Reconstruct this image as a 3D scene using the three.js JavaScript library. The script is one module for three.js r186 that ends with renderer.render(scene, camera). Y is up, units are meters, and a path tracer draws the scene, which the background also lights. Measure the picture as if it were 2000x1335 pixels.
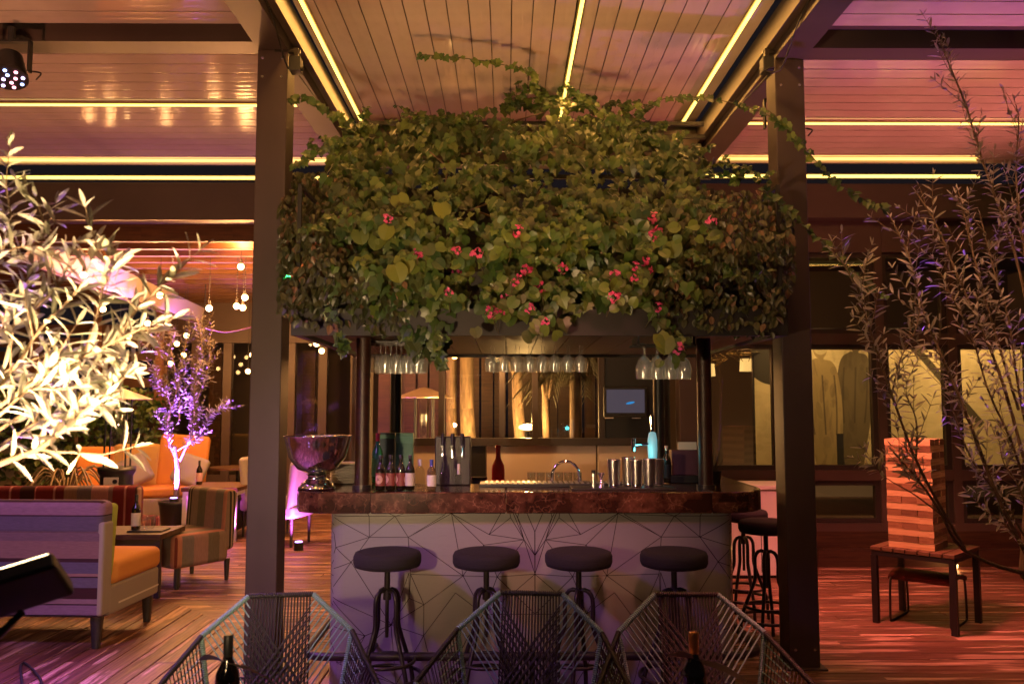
import * as THREE from 'three';
import { mergeGeometries } from 'three/addons/utils/BufferGeometryUtils.js';
import { RoundedBoxGeometry } from 'three/addons/geometries/RoundedBoxGeometry.js';
import { RectAreaLightUniformsLib } from 'three/addons/lights/RectAreaLightUniformsLib.js';

// ---------------------------------------------------------------- camera, sky, light, exposure
const scene = new THREE.Scene();
const FPX = 1650, EYE = 1.6;
const camera = new THREE.PerspectiveCamera(2 * Math.atan(667.5 / FPX) * 180 / Math.PI, 1024 / 683, 0.05, 400);
camera.rotation.order = 'YXZ';
camera.rotation.set(Math.atan(130 / FPX), -0.0073, 0);
camera.position.set(0, EYE, 0);
camera.focus = 5.0; camera.userData.fStop = 3.2;
camera.updateMatrixWorld(true);
const renderer = new THREE.WebGLRenderer({ antialias: true });
renderer.setSize(1024, 683);
renderer.toneMapping = THREE.LinearToneMapping;
renderer.toneMappingExposure = 1.0;
renderer.shadowMap.enabled = true;
RectAreaLightUniformsLib.init();
{ // dark, slightly warm town-night sky
  const w = 64, h = 32, d = new Float32Array(w * h * 4);
  for (let j = 0; j < h; j++) for (let i = 0; i < w; i++) {
    const el = Math.max(0, j / (h - 1) * 2 - 1), k = (j * w + i) * 4;
    d[k] = 0.010 - 0.005 * el; d[k + 1] = 0.0075 - 0.003 * el; d[k + 2] = 0.0085 - 0.001 * el; d[k + 3] = 1;
  }
  const t = new THREE.DataTexture(d, w, h, THREE.RGBAFormat, THREE.FloatType);
  t.mapping = THREE.EquirectangularReflectionMapping; t.magFilter = THREE.LinearFilter; t.needsUpdate = true;
  scene.background = t; scene.environment = t;
}
const moon = new THREE.DirectionalLight(new THREE.Color(0.8, 0.85, 1), 0.01);
moon.position.set(4, 12, 6); moon.shadow.radius = 4; scene.add(moon);
const WARM = new THREE.Color(1, 0.46, 0.11), LEDC = new THREE.Color(1, 0.44, 0.09), AMBER = new THREE.Color(1, 0.42, 0.12);
const PURPLE = new THREE.Color(0.42, 0.12, 1), MAGENTA = new THREE.Color(0.85, 0.14, 0.85), RED = new THREE.Color(1, 0.21, 0.18), PINK = new THREE.Color(1, 0.33, 0.42);
const TREEW = new THREE.Color(1, 0.56, 0.17);
const L_STRIP = 34, L_BULB = 1.1;

// ---------------------------------------------------------------- helpers
let seed = 12345;
const rnd = () => { seed = (seed + 0x6D2B79F5) | 0; let t = Math.imul(seed ^ (seed >>> 15), 1 | seed); t = (t + Math.imul(t ^ (t >>> 7), 61 | t)) ^ t; return ((t ^ (t >>> 14)) >>> 0) / 4294967296; };
const rr = (a, b) => a + (b - a) * rnd();
const V = (x, y, z) => new THREE.Vector3(x, y, z);
const lerp = (a, b, t) => a + (b - a) * t;
const RAY = V(0, 0, 0);
function at(px, py, D) { // photo pixel (2000 x 1335) and a known distance in front of the camera -> point
  RAY.set((px - 1000) / FPX, -(py - 667.5) / FPX, -1).applyQuaternion(camera.quaternion);
  return V(RAY.x * D / -RAY.z, EYE + RAY.y * D / -RAY.z, -D);
}
function ground(px, py, h = 0) { RAY.set((px - 1000) / FPX, -(py - 667.5) / FPX, -1).applyQuaternion(camera.quaternion); const t = (h - EYE) / RAY.y; return V(RAY.x * t, h, RAY.z * t); }
const taken = {};
const numbered = (n) => { taken[n] = (taken[n] ?? -1) + 1; return taken[n] ? n + '_' + String(taken[n]).padStart(3, '0') : n; };
function thing(name, label, category, pos = [0, 0, 0], ry = 0, group) {
  const o = new THREE.Group(); o.name = numbered(name); scene.add(o);
  if (pos.isVector3) o.position.copy(pos); else o.position.set(...pos);
  o.rotation.y = ry; o.userData = { label, category }; if (group) o.userData.group = group;
  return o;
}
function part(parent, name, geo, m, label) {
  const o = new THREE.Mesh(Array.isArray(geo) ? merge(geo) : geo, m); o.name = name; parent.add(o);
  if (label) o.userData.label = label;
  return o;
}
function single(name, label, category, geo, m, group) { const o = part(scene, numbered(name), geo, m); o.userData = { label, category }; if (group) o.userData.group = group; return o; }
function struct(name, geo, m) { const o = part(scene, numbered(name), geo, m); o.userData.kind = 'structure'; return o; }
function structGroup(name) { const o = new THREE.Group(); o.name = numbered(name); o.userData.kind = 'structure'; scene.add(o); return o; }
function copyOf(o, pos, ry, label, group) {
  const c = o.clone(); c.name = numbered(o.name.replace(/_\d{3}$/, '')); scene.add(c);
  if (pos) c.position.copy(pos.isVector3 ? pos : V(...pos)); if (ry !== undefined) c.rotation.y = ry;
  c.userData = { ...o.userData }; if (label) c.userData.label = label; if (group) c.userData.group = group;
  return c;
}
function clean(g) {
  let a = g.index ? g.toNonIndexed() : g;
  for (const k of Object.keys(a.attributes)) if (!['position', 'normal', 'uv'].includes(k)) a.deleteAttribute(k);
  if (!a.attributes.uv) a.setAttribute('uv', new THREE.BufferAttribute(new Float32Array(a.attributes.position.count * 2), 2));
  a.morphAttributes = {}; a.clearGroups();
  return a;
}
const merge = (l) => l.length === 1 ? l[0] : mergeGeometries(l.map(clean));
function move(g, x = 0, y = 0, z = 0, rx = 0, ry = 0, rz = 0) {
  g.applyMatrix4(new THREE.Matrix4().compose(V(x, y, z), new THREE.Quaternion().setFromEuler(new THREE.Euler(rx, ry, rz, 'YXZ')), V(1, 1, 1))); return g;
}
const box = (w, h, d, x, y, z, rx, ry, rz) => metric(move(new THREE.BoxGeometry(w, h, d), x, y, z, rx, ry, rz));
const rbox = (w, h, d, r, x, y, z, rx, ry, rz, seg = 2) => metric(move(new RoundedBoxGeometry(w, h, d, seg, r), x, y, z, rx, ry, rz));
const cyl = (r1, r2, h, x, y, z, n = 16, rx, ry, rz) => move(new THREE.CylinderGeometry(r1, r2, h, n), x, y, z, rx, ry, rz);
const ball = (r, x, y, z, n = 10) => move(new THREE.SphereGeometry(r, n, Math.max(6, n * 0.7 | 0)), x, y, z);
const lathe = (p, n = 20) => new THREE.LatheGeometry(p.map(([r, y]) => new THREE.Vector2(r, y)), n);
function rod(a, b, r, r2 = r, n = 6) {
  const d = b.clone().sub(a), L = d.length(), g = new THREE.CylinderGeometry(r2, r, L, n);
  g.applyQuaternion(new THREE.Quaternion().setFromUnitVectors(V(0, 1, 0), d.normalize()));
  g.translate((a.x + b.x) / 2, (a.y + b.y) / 2, (a.z + b.z) / 2); return g;
}
const tube = (pts, r, seg = 24, n = 6, closed = false, tension = 0.5) => new THREE.TubeGeometry(new THREE.CatmullRomCurve3(pts.map((p) => p.isVector3 ? p : V(...p)), closed, 'catmullrom', tension), seg, r, n, closed);
function taper(pts, r0, r1, n = 6) { const l = []; for (let i = 0; i + 1 < pts.length; i++) { const a = lerp(r0, r1, i / (pts.length - 1)), b = lerp(r0, r1, (i + 1) / (pts.length - 1)); l.push(rod(pts[i], pts[i + 1], a, b, n)); l.push(ball(b, pts[i + 1].x, pts[i + 1].y, pts[i + 1].z, 6)); } return merge(l); }
const curvePts = (pts, n) => new THREE.CatmullRomCurve3(pts).getPoints(n);
// uv in metres from the dominant side of each face; along = 'z' lays the grain along z
function metric(g, along = 'x', ox = 0, oy = 0) {
  const a = g.index ? g.toNonIndexed() : g, p = a.attributes.position, uv = new Float32Array(p.count * 2), n = V(0, 0, 0), A = V(0, 0, 0), B = V(0, 0, 0), C = V(0, 0, 0);
  for (let i = 0; i < p.count; i += 3) {
    A.fromBufferAttribute(p, i); B.fromBufferAttribute(p, i + 1); C.fromBufferAttribute(p, i + 2);
    n.copy(B).sub(A).cross(C.clone().sub(A)); const x = Math.abs(n.x), y = Math.abs(n.y), z = Math.abs(n.z);
    for (let k = 0; k < 3; k++) {
      const P = [A, B, C][k]; let u, v;
      if (along === 'y') { u = P.y; v = x > z ? P.z : P.x; if (y > x && y > z) { u = P.x; v = P.z; } }
      else if (y >= x && y >= z) { u = P.x; v = P.z; if (along === 'z') [u, v] = [v, u]; }
      else if (x > z) { u = P.z; v = P.y; } else { u = P.x; v = P.y; }
      uv[(i + k) * 2] = u + ox; uv[(i + k) * 2 + 1] = v + oy;
    }
  }
  a.setAttribute('uv', new THREE.BufferAttribute(uv, 2)); return a;
}
// prism from a plan outline [[x, z] ...] between two heights
function prism(pts, y0, y1, bevel = 0) {
  const s = new THREE.Shape(pts.map(([x, z]) => new THREE.Vector2(x, -z)));
  const g = new THREE.ExtrudeGeometry(s, { depth: y1 - y0 - 2 * bevel, bevelEnabled: bevel > 0, bevelSize: bevel, bevelThickness: bevel, bevelOffset: -bevel, bevelSegments: 1, curveSegments: 6 });
  g.rotateX(-Math.PI / 2); g.translate(0, y0 + bevel, 0); return metric(g);
}
function extr(pts, d, bevel = 0, seg = 1) { const s = new THREE.Shape(pts.map(([x, y]) => new THREE.Vector2(x, y))); const g = new THREE.ExtrudeGeometry(s, { depth: d, bevelEnabled: bevel > 0, bevelSize: bevel, bevelThickness: bevel, bevelSegments: seg }); return g; }

// ---------------------------------------------------------------- textures
const lat = Array.from({ length: 65536 }, () => rnd());
function vn(x, y, per) { const xi = Math.floor(x), yi = Math.floor(y), fx = x - xi, fy = y - yi, u = fx * fx * (3 - 2 * fx), v = fy * fy * (3 - 2 * fy); const g = (i, j) => lat[((((i % per) + per) % per) * 197 + (((j % per) + per) % per) * 4099 + per * 31) & 65535]; return lerp(lerp(g(xi, yi), g(xi + 1, yi), u), lerp(g(xi, yi + 1), g(xi + 1, yi + 1), u), v); }
function fbm(u, v, fx, fy, oct = 4) { let s = 0, a = 0.5, t = 0; for (let o = 0; o < oct; o++) { s += a * vn(u * fx * (1 << o) + o * 17, v * fy * (1 << o) + o * 31, Math.max(fx, fy) << o); t += a; a *= 0.55; } return s / t; }
function tex(w, h, fn, srgb = false, rep = [1, 1]) {
  const d = new Uint8Array(w * h * 4);
  for (let j = 0; j < h; j++) for (let i = 0; i < w; i++) { const c = fn(i / w, j / h), k = (j * w + i) * 4; for (let q = 0; q < 3; q++) d[k + q] = Math.max(0, Math.min(255, (Array.isArray(c) ? c[q] : c) * 255)); d[k + 3] = 255; }
  const t = new THREE.DataTexture(d, w, h); t.wrapS = t.wrapT = THREE.RepeatWrapping; t.magFilter = THREE.LinearFilter; t.minFilter = THREE.LinearMipmapLinearFilter; if (srgb) t.colorSpace = THREE.SRGBColorSpace; t.repeat.set(...rep); t.needsUpdate = true; return t;
}
const mixc = (a, b, t) => a.map((x, i) => lerp(x, b[i], t));
const S = (x) => Math.max(0, Math.min(1, x));
const mat = (c, rough = 0.6, o = {}) => { const m = new THREE.MeshPhysicalMaterial({ roughness: rough, ...o }); if (Array.isArray(c)) m.color.setRGB(...c); else m.color.set(c); return m; };

const woodFn = (base, dark, light, worn) => (u, v) => {
  const g = fbm(u, v, 3, 90, 4), w = fbm(u, v, 5, 16, 4), p = S((fbm(u + 0.37, v + 0.11, 6, 22, 5) - 0.52) * 9) * worn;
  let c = mixc(base, dark, S((g - 0.42) * 2.2)); c = mixc(c, light, S((w - 0.5) * 1.8) * 0.6);
  return mixc(c, [light[0] * 1.25, light[1] * 1.28, light[2] * 1.3], p * S(g * 1.6));
};
const T = {};
T.deck = tex(1024, 1024, woodFn([0.46, 0.30, 0.23], [0.26, 0.15, 0.11], [0.64, 0.50, 0.42], 1.0), true, [1 / 2.6, 1 / 1.1]);
T.deckRough = tex(512, 512, (u, v) => 0.26 + 0.4 * S(fbm(u + 0.37, v + 0.11, 6, 22, 4) * 1.3 - 0.1) + 0.1 * fbm(u, v, 40, 90, 2), false, [1 / 2.6, 1 / 1.1]);
T.grain = tex(512, 512, (u, v) => fbm(u, v, 4, 120, 3) * 0.7 + fbm(u, v, 16, 16, 3) * 0.3, false, [1 / 1.3, 1 / 1.1]);
T.wood = tex(512, 512, woodFn([0.50, 0.36, 0.24], [0.33, 0.22, 0.14], [0.62, 0.48, 0.34], 0.15), true, [1, 1]);
T.pale = tex(512, 512, woodFn([0.80, 0.66, 0.47], [0.63, 0.47, 0.30], [0.87, 0.76, 0.60], 0.1), true, [1 / 0.6, 1 / 0.6]);
T.fine = tex(256, 256, (u, v) => 0.5 * fbm(u, v, 32, 32, 3) + 0.5 * fbm(u, v, 8, 8, 2), false, [4, 4]);
T.smudge = tex(512, 512, (u, v) => 0.5 + 0.5 * fbm(u, v, 5, 5, 5), false, [0.7, 0.7]);
T.paint = tex(512, 512, (u, v) => { const k = 0.86 + 0.16 * fbm(u, v, 9, 9, 5); return [k, k, k]; }, true, [0.37, 0.43]);
T.marble = tex(1024, 512, (u, v) => {
  const a = fbm(u, v, 12, 6, 5), b = Math.abs(fbm(u + 0.2, v + 0.4, 18, 9, 5) - 0.5), c = Math.abs(fbm(u + 0.6, v + 0.1, 8, 4, 5) - 0.5), k = fbm(u + 0.8, v, 48, 24, 3);
  let col = mixc([0.21, 0.13, 0.10], [0.47, 0.33, 0.27], S((a - 0.36) * 2.4)); col = mixc(col, [0.60, 0.47, 0.38], S((k - 0.55) * 4) * 0.5 * S((a - 0.3) * 2));
  col = mixc(col, [0.78, 0.66, 0.54], S(1 - b * 30) * 0.4 * S((a - 0.32) * 3)); return mixc(col, [0.82, 0.72, 0.60], S(1 - c * 90) * 0.35);
}, true, [1 / 1.3, 1 / 0.65]);
T.bark = tex(256, 512, (u, v) => { const k = 0.35 + 0.5 * fbm(u, v, 16, 6, 4); return [k, k * 0.9, k * 0.78]; }, true, [1, 1]);
T.weave = tex(256, 256, (u, v) => { const a = Math.sin(u * 64 * Math.PI * 2) * Math.sin(v * 64 * Math.PI * 2); return 0.5 + 0.3 * a + 0.2 * (fbm(u, v, 16, 16, 3) - 0.5); }, false, [5, 5]);
function stripes(list, vertical, period) { // list of [width, colour]
  const tot = list.reduce((s, a) => s + a[0], 0);
  return tex(vertical ? 1024 : 128, vertical ? 128 : 1024, (u, v) => {
    let t = (vertical ? u : v) * tot, c = list[list.length - 1][1]; for (const [w, q] of list) { if (t < w) { c = q; break; } t -= w; }
    const n = 0.9 + 0.14 * fbm(u, v, vertical ? 128 : 32, vertical ? 32 : 128, 2); return c.map((x) => x * n);
  }, true, vertical ? [1 / period, 1] : [1, 1 / period]);
}
function canvasTex(w, h, draw) { const c = document.createElement('canvas'); c.width = w; c.height = h; draw(c.getContext('2d'), w, h); const t = new THREE.CanvasTexture(c); t.colorSpace = THREE.SRGBColorSpace; return t; }

// ---------------------------------------------------------------- materials
const M = {
  post: mat([0.068, 0.044, 0.043], 0.52, { map: T.paint, roughnessMap: null }),
  beam: mat([0.060, 0.042, 0.035], 0.5, { map: T.paint }),
  darkBeam: mat([0.030, 0.022, 0.019], 0.5),
  slat: mat([0.45, 0.38, 0.335], 0.10, { roughnessMap: T.smudge, map: T.paint }),
  brass: mat([0.55, 0.43, 0.2], 0.25, { metalness: 0.9 }),
  black: mat([0.012, 0.012, 0.013], 0.45),
  blackGloss: mat([0.01, 0.01, 0.01], 0.15),
  iron: mat([0.03, 0.024, 0.022], 0.38, { metalness: 0.4 }),
  seat: mat([0.014, 0.010, 0.014], 0.9, { bumpMap: T.fine, bumpScale: 0.002 }),
  deck: mat([1, 1, 1], 1, { map: T.deck, roughnessMap: T.deckRough, bumpMap: T.grain, bumpScale: 0.0025 }),
  deck2: mat([0.78, 0.74, 0.72], 1, { map: T.deck, roughnessMap: T.deckRough, bumpMap: T.grain, bumpScale: 0.0025 }),
  deck3: mat([0.92, 0.82, 0.76], 1, { map: T.deck, roughnessMap: T.deckRough, bumpMap: T.grain, bumpScale: 0.0025 }),
  ground: mat([0.02, 0.016, 0.014], 0.95),
  marble: mat([0.85, 0.70, 0.64], 0.14, { map: T.marble, clearcoat: 0.5, clearcoatRoughness: 0.08 }),
  frame: mat([0.085, 0.052, 0.043], 0.45, { map: T.paint }),
  canopy: mat([0.013, 0.010, 0.011], 0.6, { map: T.paint }),
  column: mat([0.14, 0.072, 0.05], 0.45, { map: T.wood }),
  wood: mat([0.55, 0.5, 0.46], 0.55, { map: T.wood, bumpMap: T.grain, bumpScale: 0.001 }),
  darkWood: mat([0.25, 0.2, 0.17], 0.55, { map: T.wood }),
  pale: [1, 0.9, 0.8, 0.95].map((k) => mat([k, k * 0.97, k * 0.93], 0.6, { map: T.pale, bumpMap: T.grain, bumpScale: 0.001 })),
  steel: mat([0.75, 0.74, 0.73], 0.27, { metalness: 1 }),
  silver: mat([0.82, 0.80, 0.78], 0.12, { metalness: 1 }),
  chrome: mat([0.85, 0.85, 0.86], 0.07, { metalness: 1 }),
  glass: mat([0.93, 0.95, 0.95], 0.02, { transmission: 1, thickness: 0, ior: 2.1 }),
  pane: mat([0.60, 0.60, 0.58], 0.0, { transmission: 1, thickness: 0, ior: 1.75 }),
  bottle: mat([0.012, 0.008, 0.004], 0.08, { clearcoat: 1 }),
  green: mat([0.01, 0.03, 0.015], 0.08, { clearcoat: 1 }),
  white: mat([0.72, 0.7, 0.68], 0.5),
  paper: mat([0.62, 0.56, 0.48], 0.7),
  orange: mat([0.62, 0.25, 0.05], 0.9, { bumpMap: T.weave, bumpScale: 0.001 }),
  mustard: mat([0.58, 0.36, 0.10], 0.9, { bumpMap: T.weave, bumpScale: 0.001 }),
  cushion: mat([0.30, 0.26, 0.22], 0.6, { bumpMap: T.weave, bumpScale: 0.001, sheen: 0.5 }),
  lime: mat([0.33, 0.36, 0.06], 0.9, { bumpMap: T.weave, bumpScale: 0.001 }),
  taupe: mat([0.30, 0.25, 0.20], 0.9, { bumpMap: T.weave, bumpScale: 0.001 }),
  legs: mat([0.04, 0.032, 0.028], 0.5),
  bark: mat([0.42, 0.34, 0.28], 0.85, { map: T.bark, bumpMap: T.fine, bumpScale: 0.004 }),
  canvas: mat([0.20, 0.165, 0.12], 0.9, { bumpMap: T.weave, bumpScale: 0.001 }),
  wire: mat([0.015, 0.013, 0.012], 0.6),
  teal: mat([0.06, 0.22, 0.2], 0.5),
  plank: mat([0.5, 0.4, 0.33], 0.6, { map: T.wood, bumpMap: T.grain, bumpScale: 0.002 }),
  soil: mat([0.03, 0.02, 0.014], 0.95),
};
M.plaster = mat([0.17, 0.13, 0.105], 0.85);
const glow = (c, k) => { const m = new THREE.MeshStandardMaterial({ roughness: 0.5 }); m.color.setRGB(0.3, 0.3, 0.3); m.emissive.copy(c); m.emissiveIntensity = k; return m; };
const G = { led: glow(new THREE.Color(1, 0.72, 0.16), 2.6), bulb: glow(new THREE.Color(1, 0.55, 0.18), 22), purple: glow(new THREE.Color(0.55, 0.3, 1), 6), flood: glow(new THREE.Color(1, 0.78, 0.42), 14), up: glow(new THREE.Color(1, 0.62, 0.25), 10), teal: glow(new THREE.Color(0.12, 0.55, 0.62), 0.55), screen: glow(new THREE.Color(0.3, 0.27, 0.33), 0.16) };

function spot(pos, target, color, I, angle, pen = 0.6, radius = 3) {
  const l = new THREE.SpotLight(color, I, 0, angle, pen, 2); l.position.copy(pos); l.target.position.copy(target); l.castShadow = true; l.shadow.radius = radius; scene.add(l); scene.add(l.target); return l;
}
function bulbLight(pos, color, I, radius = 1.5) { const l = new THREE.PointLight(color, I, 0, 2); l.position.copy(pos); l.castShadow = true; l.shadow.radius = radius; scene.add(l); return l; }
// glowing LED strip with an area light of its size under it; ends a, b; facing 'down' or a direction
function ledStrip(label, a, b, w, face, I = L_STRIP, group = 'LED light strips of the roof') {
  const t = thing('led_strip', label, 'light strip', a.clone().add(b).multiplyScalar(0.5), 0, group);
  const d = b.clone().sub(a), L = d.length(), X = d.clone().normalize(), N = face.clone().normalize(), Y = N.clone().cross(X);
  const Mx = new THREE.Matrix4().makeBasis(X, Y, N);
  const g = box(L, w, 0.012, 0, 0, 0); g.applyMatrix4(Mx); part(t, 'led_tube', g, G.led);
  const c = box(L + 0.01, w + 0.024, 0.02, 0, 0, -0.0165); c.applyMatrix4(Mx); part(t, 'channel', c, M.brass);
  const l = new THREE.RectAreaLight(LEDC, I, L, w); l.position.copy(t.position).addScaledVector(N, 0.016);
  l.quaternion.setFromRotationMatrix(new THREE.Matrix4().makeBasis(X, Y.clone().negate(), N.clone().negate())); scene.add(l);
  return t;
}

// ---------------------------------------------------------------- ground and deck
struct('ground', box(80, 0.1, 80, 0, -0.16, -20), M.ground);
{
  const deck = structGroup('deck_floor'), P = 0.142, gap = 0.007, mats = [M.deck, M.deck2, M.deck3, M.deck];
  const plank = (pts, along) => { const g = metric(prism(pts, -0.028, 0, 0.003), along, rr(0, 20), rr(0, 20)); const o = part(deck, 'plank', g, mats[(rnd() * 4) | 0]); o.position.y = -rr(0, 0.0018); return o; };
  const MI = 4.53; // the mitre x + D = MI
  for (let d = 4.4; d < 14.9; d += P) {
    const d0 = d + gap / 2, d1 = d + P - gap / 2, xl = Math.max(-8.6, MI - d0 + 0.1), sl = MI - d0 + 0.1 > -8.6 ? P - gap : 0;
    const cuts = [xl]; let x = xl + rr(0.8, 3.4); const wide = d > 8.75 ? 1.8 : 7.5; while (x < wide - 0.6) { cuts.push(x); x += d > 9 ? 9 : rr(2.4, 4.2); } cuts.push(wide);
    for (let i = 0; i + 1 < cuts.length; i++) { const a = cuts[i] + (i ? 0.003 : 0), b = cuts[i + 1] - 0.003, s = i ? 0 : sl; if (b - a < 0.2) continue; plank([[a, -d0], [b, -d0], [b, -d1], [a - s, -d1]], 'x'); }
  }
  for (let x = -6.2; x < 1.2; x += P) {
    const x0 = x + gap / 2, x1 = x + P - gap / 2, far = (q) => Math.min(14, MI - q - 0.1), st = 1.4, mid = rr(2.2, far(x0) - 0.5);
    plank([[x0, -st], [x1, -st], [x1, -mid], [x0, -mid]], 'z'); plank([[x0, -mid - 0.005], [x1, -mid - 0.005], [x1, -far(x1)], [x0, -far(x0)]], 'z');
  }
  for (let x = 1.2; x < 6; x += P) plank([[x + 0.004, -1.4], [x + P - 0.004, -1.4], [x + P - 0.004, -4.39], [x + 0.004, -4.39]], 'z');
  const q = 0.066; // border board on the mitre
  for (const [a, b] of [[-8.4, -4.6], [-4.595, -1.9], [-1.895, 0.1]]) plank([[a - q, -(MI - a) - -q], [b - q, -(MI - b) + q], [b + q, -(MI - b) - q], [a + q, -(MI - a) - q]], 'x');
}

// ---------------------------------------------------------------- pergola
const CEIL = 4.10, XL = -1.48, XR = 1.845, BB = 3.87;
function post(x, D, label, top = BB) {
  const t = thing('pergola_post', label, 'post', [x, 0, -D], 0, 'square pergola posts');
  part(t, 'shaft', metric(rbox(0.19, top, 0.19, 0.008, 0, top / 2, 0), 'y'), M.post);
  part(t, 'base_plate', rbox(0.26, 0.012, 0.26, 0.004, 0, 0.006, 0), M.post);
  for (const x of [-0.06, 0.06]) for (const y of [top - 0.06, top - 0.18, 0.12]) part(t, 'bolt', cyl(0.009, 0.009, 0.008, x, y, 0.099, 8, Math.PI / 2), M.steel);
  return t;
}
post(XL, 5.30, 'tall square taupe post between the lounge chairs and the silver bowl');
post(XR, 5.42, 'tall square taupe post beside the two side bar stools');
for (const [x, D, w] of [[XL, 8.75, 'plain rear post behind the bar, on the lounge side'], [XR, 8.62, 'plain rear post against the glazed front']]) post(x, D, 'square taupe ' + w, 3.66);
function beam(label, geos, m = M.beam) { const t = thing('pergola_beam', label, 'beam', [0, 0, 0], 0, 'pergola beams'); part(t, 'girder', geos[0], m); if (geos[1]) part(t, 'gutter', geos[1], M.beam); return t; }
beam('long roof beam over the post near the silver bowl, running to the back', [box(0.19, 0.22, 7.6, XL, BB + 0.11, -4.95), box(0.05, 0.16, 7.5, XL + 0.125, BB + 0.15, -4.95)]);
beam('long roof beam over the post near the side stools, running to the back', [box(0.19, 0.22, 7.6, XR, BB + 0.11, -4.95), box(0.05, 0.16, 7.5, XR - 0.125, BB + 0.15, -4.95)]);
beam('cross beam of the lounge bay, carrying the stage light', [box(6.6, 0.20, 0.19, XL - 0.1 - 3.3, 4.03 + 0.1, -5.55)]);
beam('cross beam of the bay over the block tower', [box(6.6, 0.20, 0.19, XR + 0.1 + 3.3, 4.03 + 0.1, -5.62)]);
beam('deep dark rear beam of the lounge bay with light strip on top', [box(6.6, 0.40, 0.2, XL - 0.1 - 3.3, 3.77, -8.85)]);
beam('deep dark rear beam above the glazed front', [box(4.2, 0.36, 0.16, XR + 0.1 + 2.1, 3.76, -8.72)]);
beam('dark rear beam of the bar bay above the vine', [box(3.1, 0.34, 0.18, (XL + XR) / 2, 3.93, -7.40)]);
// roof louvres: one mesh per blade
function louvres(name, x0, x1, D0, D1, alongX, pitch) {
  const r = structGroup(name), w = pitch - (alongX ? 0.012 : 0.007), span = alongX ? D1 - D0 : x1 - x0, n = Math.floor(span / pitch), len = alongX ? x1 - x0 : D1 - D0;
  const gs = [0, 1, 2].map((k) => { // blade: two shallow convex ribs
    const pr = []; const H = [0.0003, 0.0007, 0.0005][k]; for (let i = 0; i <= 10; i++) { const t = i / 10; pr.push([(t - 0.5) * w, -H * Math.abs(Math.sin(t * Math.PI * 2)) ** 0.6]); } pr.push([w / 2, 0.004], [-w / 2, 0.004]);
    const g = extr(pr, len); g.translate(0, 0, -len / 2); if (alongX) g.rotateY(Math.PI / 2); return metric(g, alongX ? 'x' : 'z');
  });
  for (let i = 0; i < n; i++) {
    const o = part(r, 'louvre_blade', gs[(rnd() * 3) | 0], M.slat), c = (alongX ? D0 : x0) + pitch * (i + 0.5);
    o.position.set(alongX ? (x0 + x1) / 2 : c, CEIL + 0.005, alongX ? -c : -(D0 + D1) / 2); const tl = rr(-0.003, 0.003); if (alongX) o.rotation.x = tl; else o.rotation.z = tl;
  }
  part(r, 'roof_backing', box(x1 - x0, 0.03, D1 - D0, (x0 + x1) / 2, CEIL + 0.07, -(D0 + D1) / 2), M.beam);
}
louvres('roof_louvres', XL + 0.16, XR - 0.16, 1.6, 7.30, false, 0.1355);
louvres('roof_louvres', -8.0, XL - 0.1, 5.66, 8.74, true, 0.172);
louvres('roof_louvres', -8.0, XL - 0.1, 1.4, 5.44, true, 0.172);
louvres('roof_louvres', XR + 0.1, 6.4, 5.72, 8.62, true, 0.172);
louvres('roof_louvres', XR + 0.1, 6.4, 1.4, 5.52, true, 0.172);
const DOWN = V(0, -1, 0), LEDY = CEIL - 0.016;
ledStrip('yellow strip light in the bar roof along the beam by the silver bowl', V(-1.255, LEDY, -2.4), V(-1.255, LEDY, -7.25), 0.022, DOWN, 70);
ledStrip('yellow strip light down the middle of the bar roof', V(0.468, LEDY, -2.4), V(0.468, LEDY, -7.25), 0.022, DOWN, 70);
ledStrip('yellow strip light in the bar roof along the beam by the side stools', V(1.545, LEDY, -2.4), V(1.545, LEDY, -7.25), 0.022, DOWN, 70);
ledStrip('thin yellow strip light set between louvres of the lounge bay roof', V(-6.4, LEDY, -6.79), V(-1.62, LEDY, -6.79), 0.022, DOWN);
ledStrip('thin yellow strip light set between louvres above the block tower', V(1.98, LEDY, -7.2), V(6.3, LEDY, -7.2), 0.022, DOWN);
ledStrip('bright yellow strip light along the rear beam of the lounge bay', V(-6.3, 4.015, -8.735), V(-1.62, 4.015, -8.735), 0.034, V(0, -0.35, 1), 15);
ledStrip('bright yellow strip light along the rear beam over the glazed front', V(1.98, 4.015, -8.625), V(4.95, 4.015, -8.625), 0.034, V(0, -0.35, 1), 15);
ledStrip('yellow strip light of the nearer lounge bay roof', V(-6.2, LEDY, -3.3), V(-1.7, LEDY, -3.3), 0.022, DOWN);
ledStrip('yellow strip light of the nearer roof bay on the block tower side', V(2.0, LEDY, -3.3), V(6.2, LEDY, -3.3), 0.022, DOWN);
// small speakers and cables under the beams
for (const [px, py, D, w] of [[578, 128, 5.2, 'post by the silver bowl'], [1498, 128, 5.3, 'post by the side stools']]) {
  const p = at(px, py, D), t = thing('bracket_speaker', 'small black box with bracket clamped high on the ' + w, 'speaker', p, 0, 'small black boxes on the posts');
  part(t, 'case', rbox(0.07, 0.095, 0.09, 0.006, 0, 0, 0), M.black); part(t, 'bracket', [box(0.03, 0.07, 0.03, 0, 0.075, 0), box(0.16, 0.018, 0.03, px < 1000 ? -0.06 : 0.06, 0.1, -0.02)], M.iron);
}
for (const s of [-1, 1]) { const x = s < 0 ? XL + 0.105 : XR - 0.105; single('cable', 'black cable looped round the top of the ' + (s < 0 ? 'post by the silver bowl' : 'post by the side stools'), 'cable', tube([[x, 4.02, -4.2], [x, 3.9, -4.8], [x, 3.74, -5.18], [x - s * 0.1, 3.73, -5.18], [x, 3.80, -5.36], [x, 3.86, -6.4]], 0.006, 40, 5), M.wire); }

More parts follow.
